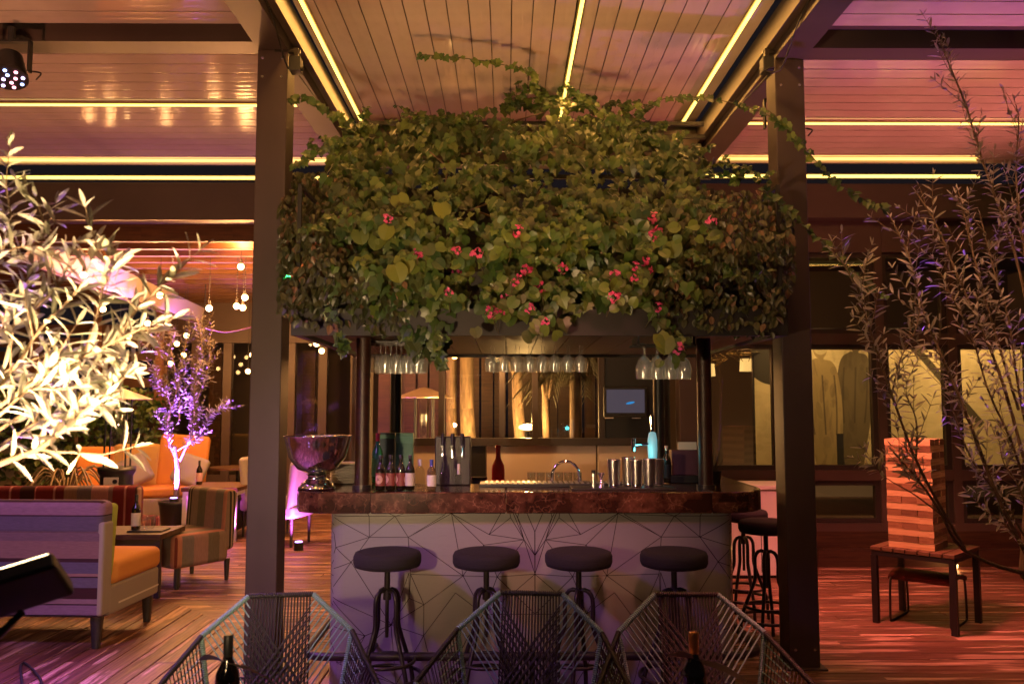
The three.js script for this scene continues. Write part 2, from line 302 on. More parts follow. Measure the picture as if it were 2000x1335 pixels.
// ---------------------------------------------------------------- the bar
const TOP = 1.12;
{ // front with the printed line pattern
  const nodes = [[645, 1015], [655, 1075], [717, 1015], [765, 1015], [685, 1102], [718, 1055], [790, 1055], [792, 1122], [858, 1012], [955, 1130], [892, 1128], [795, 1125], [793, 1170], [820, 1182], [878, 1160], [820, 1240], [712, 1240], [760, 1220], [993, 1018], [1005, 1060], [940, 1050], [1025, 1045], [1025, 1090], [1025, 1125], [980, 1018], [930, 1070], [700, 985], [870, 985], [910, 985], [975, 985], [1000, 985], [640, 1120], [640, 1165], [660, 1290], [690, 1285], [900, 1245], [870, 1010], [985, 1160], [850, 1350], [950, 1330], [770, 1330], [1025, 1200], [1010, 1260], [640, 1220], [930, 1200]];
  const edges = []; const cross = (a, b, c, d) => { const o = (p, q, r) => (q[0] - p[0]) * (r[1] - p[1]) - (q[1] - p[1]) * (r[0] - p[0]); return o(a, b, c) * o(a, b, d) < -1 && o(c, d, a) * o(c, d, b) < -1; };
  const cand = []; for (let i = 0; i < nodes.length; i++) for (let j = i + 1; j < nodes.length; j++) cand.push([Math.hypot(nodes[i][0] - nodes[j][0], nodes[i][1] - nodes[j][1]), i, j]);
  cand.sort((a, b) => a[0] - b[0]);
  for (const [d, i, j] of cand) if (d > 25 && d < 165 && !edges.some(([a, b]) => cross(nodes[a], nodes[b], nodes[i], nodes[j]))) edges.push([i, j]);
  T.lines = canvasTex(2048, 1024, (g, w, h) => { // one picture is 2 modules (mirrored), 2.42 m x 1.06 m
    g.fillStyle = '#cfcdc9'; g.fillRect(0, 0, w, h); for (let i = 0; i < 5000; i++) { g.fillStyle = `rgba(${rnd() > 0.5 ? '255,255,255' : '120,110,105'},0.03)`; g.fillRect(rnd() * w, rnd() * h, rr(1, 40), rr(1, 6)); }
    g.strokeStyle = '#3a2c2c'; g.lineWidth = 2.7;
    for (const fl of [0, 1]) for (const [a, b] of edges) { if ((a * 7 + b * 3) % 7 === 0) continue; const q = (n) => { const u = (n[0] - 640) / 385 / 2; return [(fl ? 1 - u : u) * w, (n[1] - 985) / 350 * h]; }; g.beginPath(); g.moveTo(...q(nodes[a])); g.lineTo(...q(nodes[b])); g.stroke(); }
  });
  T.lines.wrapS = T.lines.wrapT = THREE.MirroredRepeatWrapping; T.lines.repeat.set(1 / 2.42, 1 / 1.06); T.lines.offset.set(1.04 / 2.42, -0.005);
  const bar = thing('bar_counter', 'island bar with brown marble top and white front printed with dark lines', 'bar', [0, 0, 0]);
  const round = (x0, x1, d0, d1, r) => { const p = []; const arc = (cx, cd, a0) => { for (let i = 0; i <= 8; i++) { const a = a0 + i / 8 * Math.PI / 2; p.push([cx + r * Math.cos(a), -(cd + r * Math.sin(a))]); } }; arc(x1 - r, d1 - r, 0); arc(x0 + r, d1 - r, Math.PI / 2); arc(x0 + r, d0 + r, Math.PI); arc(x1 - r, d0 + r, Math.PI * 1.5); return p; };
  const ring = (outer, inner, y0, y1) => { const s = new THREE.Shape(outer.map(([x, z]) => new THREE.Vector2(x, -z))); s.holes.push(new THREE.Path(inner.map(([x, z]) => new THREE.Vector2(x, -z)))); const g = new THREE.ExtrudeGeometry(s, { depth: y1 - y0, bevelEnabled: false }); g.rotateX(-Math.PI / 2); g.translate(0, y0, 0); return metric(g); };
  part(bar, 'front_panel', ring(round(-1.035, 1.345, 5.0, 6.85, 0.1), round(-1.0, 1.31, 5.035, 6.8, 0.07), 0.0, 1.0), mat([0.40, 0.395, 0.41], 0.2, { map: T.lines, clearcoat: 0.4, clearcoatRoughness: 0.1 }));
  const slab = (pts) => part(bar, 'marble_slab', metric(prism(pts, TOP - 0.122, TOP, 0.006), 'x', rr(0, 3), rr(0, 3)), M.marble);
  slab([[-1.25, -5.12], [-1.21, -5.0], [-1.08, -4.92], [-0.78, -4.92], [-0.78, -5.46], [-1.25, -5.46]]);
  slab([[-0.777, -4.92], [0.0, -4.92], [0.0, -5.46], [-0.777, -5.46]]);
  slab([[0.003, -4.92], [1.19, -4.92], [1.19, -5.46], [0.003, -5.46]]);
  { const p = [[1.193, -5.46], [1.193, -4.92]]; for (let i = 0; i <= 8; i++) { const a = -Math.PI / 2 + i / 8 * Math.PI / 2; p.push([1.25 + 0.30 * Math.cos(a), -(5.22 + 0.30 * Math.sin(a))]); } p.push([1.55, -5.46]); slab(p); }
  slab([[1.05, -5.463], [1.55, -5.463], [1.55, -6.9], [1.05, -6.9]]); slab([[-1.25, -5.463], [-0.75, -5.463], [-0.75, -6.9], [-1.25, -6.9]]);
  part(bar, 'work_shelf', box(1.8, 0.03, 0.5, 0.15, 0.86, -5.72), M.steel);
  part(bar, 'drip_tray', box(0.92, 0.018, 0.2, 0.30, TOP + 0.011, -5.32), M.black); part(bar, 'tray_grid', Array.from({ length: 26 }, (_, i) => box(0.016, 0.006, 0.16, -0.12 + i * 0.033, TOP + 0.0235, -5.32)), mat([0.4, 0.39, 0.38], 0.35, { metalness: 0.9 }));
  part(bar, 'back_counter', [box(1.8, 0.9, 0.42, 0.15, 0.45, -6.6)], M.darkWood);
  const y = 0.245; part(bar, 'foot_rail', tube([[-1.12, y, -6.2], [-1.12, y, -5.0], [-1.09, y, -4.82], [-0.95, y, -4.76], [0.2, y, -4.76], [1.2, y, -4.76], [1.38, y, -4.82], [1.43, y, -5.0], [1.43, y, -6.2]], 0.024, 120, 10, false, 0.35), M.iron);
  for (const x of [-0.75, 0.15, 1.05]) part(bar, 'rail_bracket', [rod(V(x, y, -4.76), V(x, y, -5.0), 0.012), rod(V(x, y, -4.77), V(x, 0, -4.77), 0.014)], M.iron);
}
// canopy over the bar
{
  const c = thing('bar_canopy', 'dark metal planter canopy on brown columns over the bar', 'canopy', [0, 0, 0]);
  const x0 = -1.24, x1 = 1.635, d0 = 4.88, d1 = 6.95, y0 = 2.02, y1 = 2.175;
  part(c, 'front_beam', box(x1 - x0, y1 - y0, 0.05, (x0 + x1) / 2, (y0 + y1) / 2, -d0), M.canopy);
  part(c, 'rear_beam', box(x1 - x0, y1 - y0, 0.05, (x0 + x1) / 2, (y0 + y1) / 2, -d1), M.canopy);
  for (const x of [x0, x1]) part(c, 'side_beam', box(0.05, y1 - y0 - 0.004, d1 - d0 - 0.06, x + (x < 0 ? 0.025 : -0.025), (y0 + y1) / 2, -(d0 + d1) / 2), M.canopy);
  for (let i = 0; i < 14; i++) part(c, 'soffit_board', box((x1 - x0 - 0.12) / 14 - 0.006, 0.016, d1 - d0 - 0.08, x0 + 0.06 + (i + 0.5) * (x1 - x0 - 0.12) / 14, y0 + 0.03, -(d0 + d1) / 2), M.darkWood);
  for (const x of [x0 + 0.03, x1 - 0.03]) for (const d of [d0 + 0.01, d1 - 0.02]) part(c, 'upright', box(0.022, 0.72, 0.022, x, y1 + 0.36, -d), M.canopy);
  for (const x of [x0 + 0.03, x1 - 0.03]) part(c, 'side_rail', box(0.02, 0.02, d1 - d0, x, y1 + 0.73, -(d0 + d1) / 2), M.canopy);
  for (const d of [d1]) part(c, 'top_rail', box(x1 - x0 - 0.08, 0.02, 0.02, (x0 + x1) / 2, y1 + 0.735, -d), M.canopy);
  for (const [x, w] of [[-0.73, 0.9], [0.2, 0.86], [1.12, 0.9]]) { const p = part(c, 'planter_box', box(w, 0.26, 0.3, x, y1 + 0.13, -(d0 + 0.27)), M.canopy); part(p, 'soil', box(w - 0.03, 0.01, 0.27, x, y1 + 0.262, -(d0 + 0.27)), M.soil); part(p, 'rim', box(w + 0.02, 0.03, 0.02, x, y1 + 0.25, -(d0 + 0.109)), M.canopy); }
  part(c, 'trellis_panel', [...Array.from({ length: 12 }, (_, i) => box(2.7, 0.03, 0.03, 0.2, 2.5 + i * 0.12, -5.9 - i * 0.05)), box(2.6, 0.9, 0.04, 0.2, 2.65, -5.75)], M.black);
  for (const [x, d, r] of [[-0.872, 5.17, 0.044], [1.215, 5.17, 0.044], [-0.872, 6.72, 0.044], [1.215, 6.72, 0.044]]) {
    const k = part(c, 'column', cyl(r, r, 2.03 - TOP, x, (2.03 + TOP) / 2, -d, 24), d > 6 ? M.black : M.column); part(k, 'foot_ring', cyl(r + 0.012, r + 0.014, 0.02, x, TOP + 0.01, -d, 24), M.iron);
  }
}
// ---------------------------------------------------------------- bar stools
function makeStool(h) {
  const t = thing('bar_stool', '', 'bar stool', [0, 0, 0], 0, '');
  part(t, 'seat', lathe([[0, h - 0.085], [0.15, h - 0.088], [0.176, h - 0.08], [0.184, h - 0.06], [0.184, h - 0.028], [0.175, h - 0.008], [0.15, h], [0.06, h + 0.003], [0, h + 0.003]], 32), M.seat);
  part(t, 'screw', [cyl(0.016, 0.016, 0.14, 0, h - 0.15, 0, 12), cyl(0.010, 0.010, 0.26, 0, h - 0.33, 0, 10), cyl(0.05, 0.05, 0.012, 0, h - 0.094, 0, 14)], M.iron);
  for (let i = 0; i < 4; i++) {
    const a = i * Math.PI / 2 + Math.PI / 4, P = (r, y) => [r * Math.cos(a), y, r * Math.sin(a)];
    part(t, 'leg', tube([P(0.012, h - 0.215), P(0.045, h - 0.212), P(0.072, h - 0.245), P(0.078, h - 0.3), P(0.078, h - 0.40), P(0.10, h - 0.47), P(0.17, h - 0.66), P(0.185, 0.05), P(0.19, 0.0)], 0.0125, 30, 7), M.iron);
  }
  part(t, 'upper_ring', move(new THREE.TorusGeometry(0.15, 0.010, 6, 28), 0, h - 0.585, 0, Math.PI / 2), M.iron);
  part(t, 'foot_ring', move(new THREE.TorusGeometry(0.192, 0.011, 6, 32), 0, h - 0.665, 0, Math.PI / 2), M.iron);
  part(t, 'collar', cyl(0.022, 0.022, 0.05, 0, h - 0.235, 0, 12), M.iron);
  return t;
}
{
  const s = makeStool(0.83), g = 'round black bar stools along the bar front';
  const P = [757, 950, 1130, 1316].map((px) => { const p = at(px, 1068, 4.68); p.y = 0; return p; });
  const rel = ['backless black bar stool at the bar front, closest to the silver bowl', 'backless black bar stool at the bar front, second from the silver bowl', 'backless black bar stool at the bar front, third from the silver bowl', 'backless black bar stool at the bar front, last before the marble corner'];
  s.position.copy(P[0]); s.userData.label = rel[0]; s.userData.group = g;
  [1, 2, 3].forEach((i) => copyOf(s, P[i], i * 0.35 - 0.2, rel[i], g));
  copyOf(s, [1.80, 0, -5.92], 0.3, 'backless black bar stool at the bar side, next to the pergola post', 'stools at the bar side'); copyOf(s, [1.82, 0, -6.55], 0.9, 'backless black bar stool at the bar side, half hidden behind another stool', 'stools at the bar side');
}
// ---------------------------------------------------------------- things on the bar
const onBar = (px, D) => { const p = at(px, 900, D); p.y = TOP + 0.001; return p; };
{
  const p = onBar(620, 5.12), t = thing('punch_bowl', 'large silver pedestal bowl standing on the end of the marble counter', 'bowl', p);
  part(t, 'basin', lathe([[0.0, 0.085], [0.05, 0.09], [0.12, 0.12], [0.17, 0.19], [0.19, 0.27], [0.197, 0.305], [0.205, 0.312], [0.203, 0.318], [0.192, 0.312], [0.18, 0.26], [0.15, 0.17], [0.1, 0.12], [0, 0.1]], 40), M.silver);
  part(t, 'pedestal', lathe([[0.0, 0.0], [0.112, 0.0], [0.112, 0.012], [0.098, 0.02], [0.095, 0.035], [0.075, 0.042], [0.07, 0.055], [0.056, 0.06], [0.055, 0.08], [0.066, 0.088], [0, 0.092]], 36), M.silver);
}
function bottle(name, label, pos, h, r, m, capM, labelM, group, capH = 0.03) {
  const t = thing(name, label, 'bottle', pos, rr(0, 6), group), n = r * 0.36;
  part(t, 'glass_body', lathe([[0, 0.002], [r * 0.92, 0.002], [r, 0.01], [r, h * 0.56], [r * 0.9, h * 0.64], [n * 1.15, h * 0.76], [n, h * 0.82], [n, h - 0.006], [0, h - 0.006]], 20), m);
  if (labelM) part(t, 'paper_label', lathe([[r + 0.0012, h * 0.14], [r + 0.0012, h * 0.5]], 20), labelM);
  part(t, 'cap', lathe([[n + 0.001, h - capH], [n + 0.0015, h], [0, h + 0.001]], 14), capM);
  return t;
}
const lab = (c) => mat(c, 0.6);
M.labRed = mat([1, 1, 1], 0.55, { map: canvasTex(256, 128, (g) => { g.fillStyle = '#7d3a34'; g.fillRect(0, 0, 256, 128); for (let i = 0; i < 2; i++) { g.fillStyle = '#b98f84'; g.beginPath(); g.ellipse(64 + i * 128, 64, 40, 48, 0, 0, 7); g.fill(); g.strokeStyle = '#5a211e'; g.lineWidth = 5; g.stroke(); g.fillStyle = '#5a211e'; g.font = 'bold 34px serif'; g.textAlign = 'center'; g.fillText('K', 64 + i * 128, 76); } }) });
M.labGrey = lab([0.5, 0.42, 0.38]); M.labWhite = lab([0.6, 0.55, 0.5]);
[[743, 'round red label, nearest the brown column'], [763, 'round red label, second from the brown column'], [783, 'round red label, third from the brown column'], [801, 'tall grey label']].forEach(([px, d], i) => bottle('beer_bottle', 'brown glass beer bottle with ' + d, onBar(px, 5.02), 0.205, 0.0275, M.bottle, M.black, i < 3 ? M.labRed : M.labGrey, 'beer bottles lined up on the counter', 0.022));
bottle('spirit_bottle', 'small bottle with white label and blue cap on the counter', onBar(843, 5.02), 0.18, 0.027, mat([0.3, 0.2, 0.1], 0.05, { transmission: 0.7, thickness: 0.02 }), lab([0.03, 0.05, 0.25]), M.labWhite, 'small spirit bottles', 0.04);
M.clearB = mat([0.9, 0.92, 0.9], 0.02, { transmission: 1, thickness: 0 });
bottle('spirit_bottle', 'small clear bottle with pale cap behind the beer bottles', onBar(820, 5.2), 0.17, 0.03, M.clearB, lab([0.5, 0.5, 0.55]), null, 'small spirit bottles', 0.04);
bottle('spirit_bottle', 'clear bottle with black cap in front of the tap box', onBar(866, 5.05), 0.16, 0.024, M.clearB, M.black, null, 'small spirit bottles', 0.05);
bottle('spirit_bottle', 'clear bottle with pale tall cap beside the drip tray', onBar(896, 5.06), 0.15, 0.022, M.clearB, lab([0.5, 0.45, 0.4]), null, 'small spirit bottles', 0.06);
bottle('green_bottle', 'tall green liqueur bottle with red neck by the brown column', onBar(737, 5.5), 0.32, 0.036, mat([0.05, 0.3, 0.12], 0.05, { transmission: 0.5, thickness: 0.02 }), lab([0.4, 0.03, 0.03]), lab([0.1, 0.35, 0.25]), null, 0.05);
{
  const p = onBar(680, 5.5), t = thing('plate_stack', 'stack of white plates between the silver bowl and column', 'plates', p);
  for (let i = 0; i < 12; i++) part(t, 'plate', move(lathe([[0, 0], [0.07, 0.002], [0.115, 0.012], [0.115, 0.016], [0.07, 0.008], [0, 0.006]], 28), 0, i * 0.0105, 0), M.white);
  const b = thing('menu_box', 'flat teal box standing upright behind the beer bottles', 'box', onBar(790, 6.3)); part(b, 'box_body', rbox(0.13, 0.30, 0.06, 0.004, 0, 0.15, 0), M.teal); part(b, 'lid_band', box(0.133, 0.05, 0.063, 0, 0.25, 0), lab([0.1, 0.3, 0.27]));
  const b2 = thing('menu_box', 'dark blue box standing upright beside the teal box', 'box', onBar(757, 6.35)); part(b2, 'box_body', rbox(0.11, 0.30, 0.06, 0.004, 0, 0.15, 0), lab([0.04, 0.08, 0.14])); part(b2, 'lid_band', box(0.113, 0.03, 0.063, 0, 0.27, 0), M.teal);
  const p2 = onBar(885, 5.4), k = thing('beer_tap_box', 'dark metal tap box with three black beer taps', 'tap box', p2);
  part(k, 'case', rbox(0.225, 0.305, 0.10, 0.008, 0, 0.1525, 0), mat([0.022, 0.020, 0.019], 0.5));
  for (let i = 0; i < 3; i++) { const f = part(k, 'tap', [cyl(0.009, 0.009, 0.05, -0.06 + i * 0.06, 0.24, 0.07, 10, Math.PI / 2), cyl(0.007, 0.009, 0.07, -0.06 + i * 0.06, 0.21, 0.095, 10), cyl(0.014, 0.014, 0.02, -0.06 + i * 0.06, 0.24, 0.055, 10, Math.PI / 2)], M.chrome); part(f, 'handle', cyl(0.013, 0.008, 0.075, -0.06 + i * 0.06, 0.285, 0.085, 10, -0.2), M.black); }
  const f = thing('bar_faucet', 'arched chrome faucet behind the drip tray', 'faucet', onBar(1105, 5.42));
  const ar = []; for (let i = 0; i <= 12; i++) { const a = Math.PI * i / 12; ar.push([-0.088 * Math.cos(a), 0.045 + 0.10 * Math.sin(a), 0]); } part(f, 'spout', tube([[-0.088, 0, 0], ...ar, [0.088, 0.025, 0]], 0.0085, 50, 10), M.chrome); part(f, 'nozzle', cyl(0.012, 0.010, 0.03, 0.088, 0.018, 0, 12), M.chrome); part(f, 'base_ring', cyl(0.016, 0.018, 0.02, -0.088, 0.01, 0, 14), M.chrome);
}
{ // shaker tins on their mat
  single('bar_mat', 'black rubber bar mat under the shaker tins', 'mat', rbox(0.62, 0.012, 0.2, 0.004, ...onBar(1215, 5.12).add(V(0, 0.005, 0)).toArray()), M.black);
  const prof = (h) => [[0, 0.001], [0.031, 0.001], [0.033, 0.006], [0.040, h - 0.003], [0.0415, h], [0.039, h - 0.002], [0.033, 0.03], [0, 0.02]];
  const first = [1199, 5.08, 0.165]; let proto;
  [[...first, 'beside the jigger'], [1227, 5.14, 0.175, 'second from the jigger'], [1243, 5.06, 0.166, 'in the middle of the row'], [1268, 5.07, 0.17, 'closest to the lit beer tower'], [1285, 5.15, 0.165, 'half hidden behind the row']].forEach(([px, D, h, w]) => {
    const t = thing('shaker_tin', 'polished steel shaker tin on the mat, ' + w, 'shaker', onBar(px, D).add(V(0, 0.0115, 0)), 0, 'steel shaker tins'); part(t, 'cup', lathe(prof(h), 28), M.steel); part(t, 'weighted_base', lathe([[0.0315, 0.001], [0.0335, 0.004], [0.034, 0.02], [0.032, 0.021]], 28), M.chrome);
  });
  const j = thing('jigger', 'small steel double jigger beside the shaker tins', 'jigger', onBar(1174, 5.08).add(V(0, 0.0115, 0))); part(j, 'upper_cup', lathe([[0.006, 0.042], [0.022, 0.085], [0.020, 0.085], [0.004, 0.046]], 18), M.steel); part(j, 'lower_cup', lathe([[0.018, 0], [0.006, 0.042], [0.004, 0.04], [0.016, 0]], 18), M.steel);
  const b = thing('muddler', 'short steel muddler standing next to the jigger', 'muddler', onBar(1159, 5.1).add(V(0, 0.0115, 0))); part(b, 'shaft', cyl(0.012, 0.014, 0.08, 0, 0.04, 0, 14), M.steel); part(b, 'head', cyl(0.013, 0.012, 0.02, 0, 0.09, 0, 14), M.black);
  // draught beer tower, lit from inside
  const d = thing('beer_tower', 'slim glowing blue beer tower with side tap on the counter', 'beer tap', onBar(1275, 5.42));
  part(d, 'lamp_column', lathe([[0, 0.03], [0.022, 0.03], [0.024, 0.1], [0.031, 0.22], [0.030, 0.28], [0.022, 0.325], [0, 0.335]], 24), G.teal); part(d, 'base', cyl(0.045, 0.05, 0.03, 0, 0.015, 0, 20), M.chrome);
  part(d, 'handle', rbox(0.022, 0.115, 0.02, 0.006, 0, 0.385, 0), M.chrome); part(d, 'tap_arm', [rod(V(-0.02, 0.255, 0), V(-0.12, 0.25, 0.02), 0.012, 0.01, 10), cyl(0.016, 0.014, 0.08, -0.125, 0.25, 0.02, 12)], M.chrome);
  bulbLight(d.position.clone().add(V(-0.06, 0.2, 0.09)), new THREE.Color(0.1, 0.8, 0.85), 0.06);
  const dj = thing('straw_box', 'dark red patterned box standing near the rear column', 'box', onBar(1335, 5.55)); part(dj, 'box_body', rbox(0.17, 0.16, 0.1, 0.006, 0, 0.13, 0), lab([0.08, 0.02, 0.035])); part(dj, 'tray', rbox(0.22, 0.05, 0.14, 0.006, 0, 0.025, 0), M.black); part(dj, 'card', box(0.12, 0.05, 0.02, 0.03, 0.235, -0.02), M.paper);
  const pot = thing('herb_pot', 'small dark pot with sprigs at the counter corner', 'pot', onBar(1392, 5.35)); part(pot, 'pot', lathe([[0, 0], [0.045, 0], [0.055, 0.09], [0.05, 0.09], [0, 0.07]], 18), M.black); part(pot, 'sprigs', Array.from({ length: 26 }, () => rod(V(0, 0.07, 0), V(rr(-0.09, 0.09), rr(0.14, 0.26), rr(-0.06, 0.06)), 0.003, 0.001, 4)), mat([0.08, 0.06, 0.03], 0.8));
  bottle('spirit_bottle', 'dark bottle with silver cap between shakers and column', onBar(1302, 5.5), 0.24, 0.03, M.bottle, M.steel, M.black, 'small spirit bottles', 0.03);
}
// hanging glasses
{
  const walled = (foot, bowl, t) => lathe([[0, 0], ...foot, ...bowl, ...bowl.slice().reverse().map(([r, y]) => [Math.max(0.0005, r - t), y + (r < 0.02 ? -0.004 : 0)]), [0, bowl[0][1] - 0.006]], 22);
  const wine = walled([[0.032, 0], [0.033, -0.002], [0.006, -0.006], [0.0035, -0.02], [0.0035, -0.075]], [[0.010, -0.085], [0.03, -0.1], [0.04, -0.125], [0.04, -0.15], [0.033, -0.2]], 0.0014);
  const goblet = walled([[0.035, 0], [0.035, -0.002], [0.006, -0.006], [0.0045, -0.06]], [[0.014, -0.075], [0.036, -0.10], [0.05, -0.14], [0.052, -0.17], [0.047, -0.215]], 0.0016);
  M.crystal = mat([0.95, 0.97, 0.97], 0.2, { transmission: 0.94, thickness: 0, ior: 1.9 });
  const rack = (px0, px1, D, n, word, w2, geo, rows, y) => {
    const a = at(px0, 690, D), b = at(px1, 690, D);
    const t = thing('glass_rack', 'black metal hanging rack ' + word, 'rack', [0, 0, 0], 0, 'racks under the bar canopy');
    for (let r = 0; r < rows; r++) part(t, 'rail', [box(b.x - a.x + 0.06, 0.012, 0.012, (a.x + b.x) / 2, y + 0.004, -D - r * 0.11 - 0.022), box(b.x - a.x + 0.06, 0.012, 0.012, (a.x + b.x) / 2, y + 0.004, -D - r * 0.11 + 0.022)], M.black);
    for (const x of [a.x, b.x]) part(t, 'hanger', box(0.014, 2.045 - y, 0.014 + rows * 0.11, x, (y + 2.045) / 2 + 0.004, -D - (rows - 1) * 0.055), M.black);
    for (let r = 0; r < rows; r++) for (let i = 0; i < n; i++) {
      const g = thing('hanging_glass', 'clear stemmed glass hanging upside down ' + w2, 'glass', [lerp(a.x, b.x, (i + 0.5 + (r % 2) * 0.3) / (n + 0.2)), y + 0.013, -D - r * 0.11], 0, 'glasses ' + w2);
      part(g, 'bowl_and_stem', geo, M.crystal);
    }
  };
  rack(722, 830, 5.35, 5, 'between the brown column and the trailing vine', 'behind the trailing vine', wine, 3, 2.015);
  rack(945, 1150, 5.9, 8, 'in the middle of the canopy', 'in front of the rear window', wine, 2, 2.055 - 0.01);
  rack(1245, 1352, 5.2, 4, 'beside the television', 'beside the television', goblet, 2, 1.985);
}
console.log('bar done');

// ---------------------------------------------------------------- glazed front on the block tower side
{
  const D = 8.86, t = thing('glazed_front', 'red brown framed glass front with tall panes and steps', 'building', [0, 0, 0]);
  const xs = [1.62, 2.88, 3.93, 4.69, 5.9, 7.2], w = 0.085, bar = (n, a, b, y0, y1, d = 0.12, z = 0) => part(t, n, box(b - a, y1 - y0, d, (a + b) / 2, (y0 + y1) / 2, -D + z), M.frame);
  xs.forEach((x) => bar('mullion', x - w / 2, x + w / 2, 0.34, 3.58, 0.13));
  for (let i = 0; i + 1 < xs.length; i++) {
    const a = xs[i] + w / 2, b = xs[i + 1] - w / 2;
    for (const [y0, y1] of [[0.34, 0.42], [0.855, 0.965], [2.27, 2.385], [3.245, 3.58]]) bar('rail', a, b, y0, y1, 0.12, y0 > 3 ? 0.01 : 0);
    for (const [y0, y1] of [[0.42, 0.855], [0.965, 2.27], [2.385, 3.245]]) {
      const f = part(t, 'sash', [box(b - a, 0.05, 0.07, (a + b) / 2, y0 + 0.025, -D), box(b - a, 0.05, 0.07, (a + b) / 2, y1 - 0.025, -D), box(0.05, y1 - y0 - 0.1, 0.07, a + 0.025, (y0 + y1) / 2, -D), box(0.05, y1 - y0 - 0.1, 0.07, b - 0.025, (y0 + y1) / 2, -D)], M.darkBeam);
      part(f, 'pane', new THREE.PlaneGeometry(b - a - 0.1, y1 - y0 - 0.1).translate((a + b) / 2, (y0 + y1) / 2, -D), M.pane);
    }
  }
  part(t, 'step', box(5.6, 0.17, 0.3, 4.4, 0.085, -D + 0.02), M.darkWood); part(t, 'step', box(5.6, 0.17, 0.2, 4.4, 0.255, -D - 0.04), M.darkWood);
  part(t, 'room_floor', box(6.4, 0.1, 3.4, 4.75, 0.29, -D - 1.8), M.darkWood); part(t, 'room_wall', box(6.4, 3.6, 0.1, 4.75, 1.9, -D - 3.4), M.plaster); part(t, 'room_ceiling', box(6.4, 0.1, 3.5, 4.75, 3.65, -D - 1.8), M.darkWood);
  part(t, 'room_side', box(0.1, 3.3, 3.3, 7.4, 1.9, -D - 1.7), M.plaster);
  // printed wall picture inside: two people seen from behind, plain generic figures
  const mt = canvasTex(1024, 512, (g, W, H) => {
    g.fillStyle = '#e0cb92'; g.fillRect(0, 0, W, H);
    for (let i = 0; i < 900; i++) { g.fillStyle = `rgba(${rnd() > 0.5 ? '235,215,150' : '120,100,60'},0.07)`; g.beginPath(); g.ellipse(rnd() * W, rnd() * H, rr(5, 60), rr(4, 30), 0, 0, 7); g.fill(); }
    g.strokeStyle = '#4d4128'; g.lineWidth = 26; g.beginPath(); g.moveTo(560, 0); g.lineTo(860, 330); g.stroke(); g.fillStyle = '#3c3424'; g.beginPath(); g.ellipse(60, 120, 90, 70, 0.3, 0, 7); g.fill();
    const fig = (x, y, k, c, hair, lean) => { const p = (a, b) => [x + a * k + lean * (260 - b) * 0.1, y + b * k]; const path = (q) => { g.beginPath(); g.moveTo(...p(...q[0])); for (let i = 1; i < q.length; i++) { const a = q[i - 1], b = q[i]; g.quadraticCurveTo(...p(a[0], a[1]), ...p((a[0] + b[0]) / 2, (a[1] + b[1]) / 2)); } g.closePath(); g.fill(); };
      g.fillStyle = c; path([[-20, 60], [-58, 78], [-72, 130], [-78, 220], [-66, 320], [-44, 420], [-30, 520], [40, 520], [52, 420], [70, 320], [74, 220], [66, 130], [54, 78], [18, 60]]); g.beginPath(); g.ellipse(...p(0, 28), 27 * k, 34 * k, 0, 0, 7); g.fill(); g.fillRect(...p(-12, 50), 24 * k, 24 * k);
      g.fillStyle = hair; g.beginPath(); g.ellipse(...p(2, 18), 30 * k, 30 * k, 0.3, 0, 7); g.fill(); g.strokeStyle = 'rgba(60,48,28,0.55)'; g.lineWidth = 6; for (const a of [-46, 2, 48]) { g.beginPath(); g.moveTo(...p(a, 120)); g.quadraticCurveTo(...p(a * 1.15, 220), ...p(a * 0.9, 330)); g.stroke(); } };
    g.fillStyle = '#3a3122'; g.fillRect(150, 90, 60, 420); g.fillRect(310, 150, 34, 360); fig(378, 20, 0.92, '#6a5a38', '#1f1910', 0.5); fig(262, 40, 0.98, '#a18a57', '#c8b584', -0.4);
    g.fillStyle = '#241d12'; g.fillRect(306, 360, 26, 152); g.fillRect(40, 486, 560, 26); for (let i = 0; i < 160; i++) { g.fillStyle = `rgba(40,30,15,${rnd() * 0.12})`; g.beginPath(); g.ellipse(rr(60, 480), rr(60, 500), rr(3, 16), rr(6, 50), rr(-0.4, 0.4), 0, 7); g.fill(); }
  });
  const m = thing('wall_picture', 'large sepia wall picture of two standing figures behind the glass', 'picture', [4.55, 1.66, -10.0]);
  part(m, 'print', new THREE.PlaneGeometry(3.2, 1.75), mat([0.9, 0.9, 0.9], 0.7, { map: mt })); part(m, 'panel', box(3.24, 1.79, 0.04, 0, 0, -0.025), M.darkBeam);
  part(m, 'legs', [box(0.06, 0.42, 0.05, -1.3, -1.1, -0.03), box(0.06, 0.42, 0.05, 1.3, -1.1, -0.03)], M.darkBeam);
  for (const x of [3.45, 4.75, 5.7]) {
    const l = thing('picture_lamp', 'small ceiling spotlight washing the sepia picture', 'lamp', [x, 3.6, -9.3], 0, 'picture spotlights');
    part(l, 'can', cyl(0.05, 0.05, 0.14, 0, -0.13, 0, 16, 0.4), M.black); part(l, 'stem', cyl(0.012, 0.012, 0.1, 0, -0.03, 0, 8), M.black); part(l, 'lamp_lens', cyl(0.04, 0.04, 0.01, 0, -0.20, -0.03, 16, 0.4), G.up);
    spot(V(x, 3.38, -9.34), V(x, 1.9, -10.0), new THREE.Color(1, 0.64, 0.28), 26, 0.6, 0.8, 2);
  }
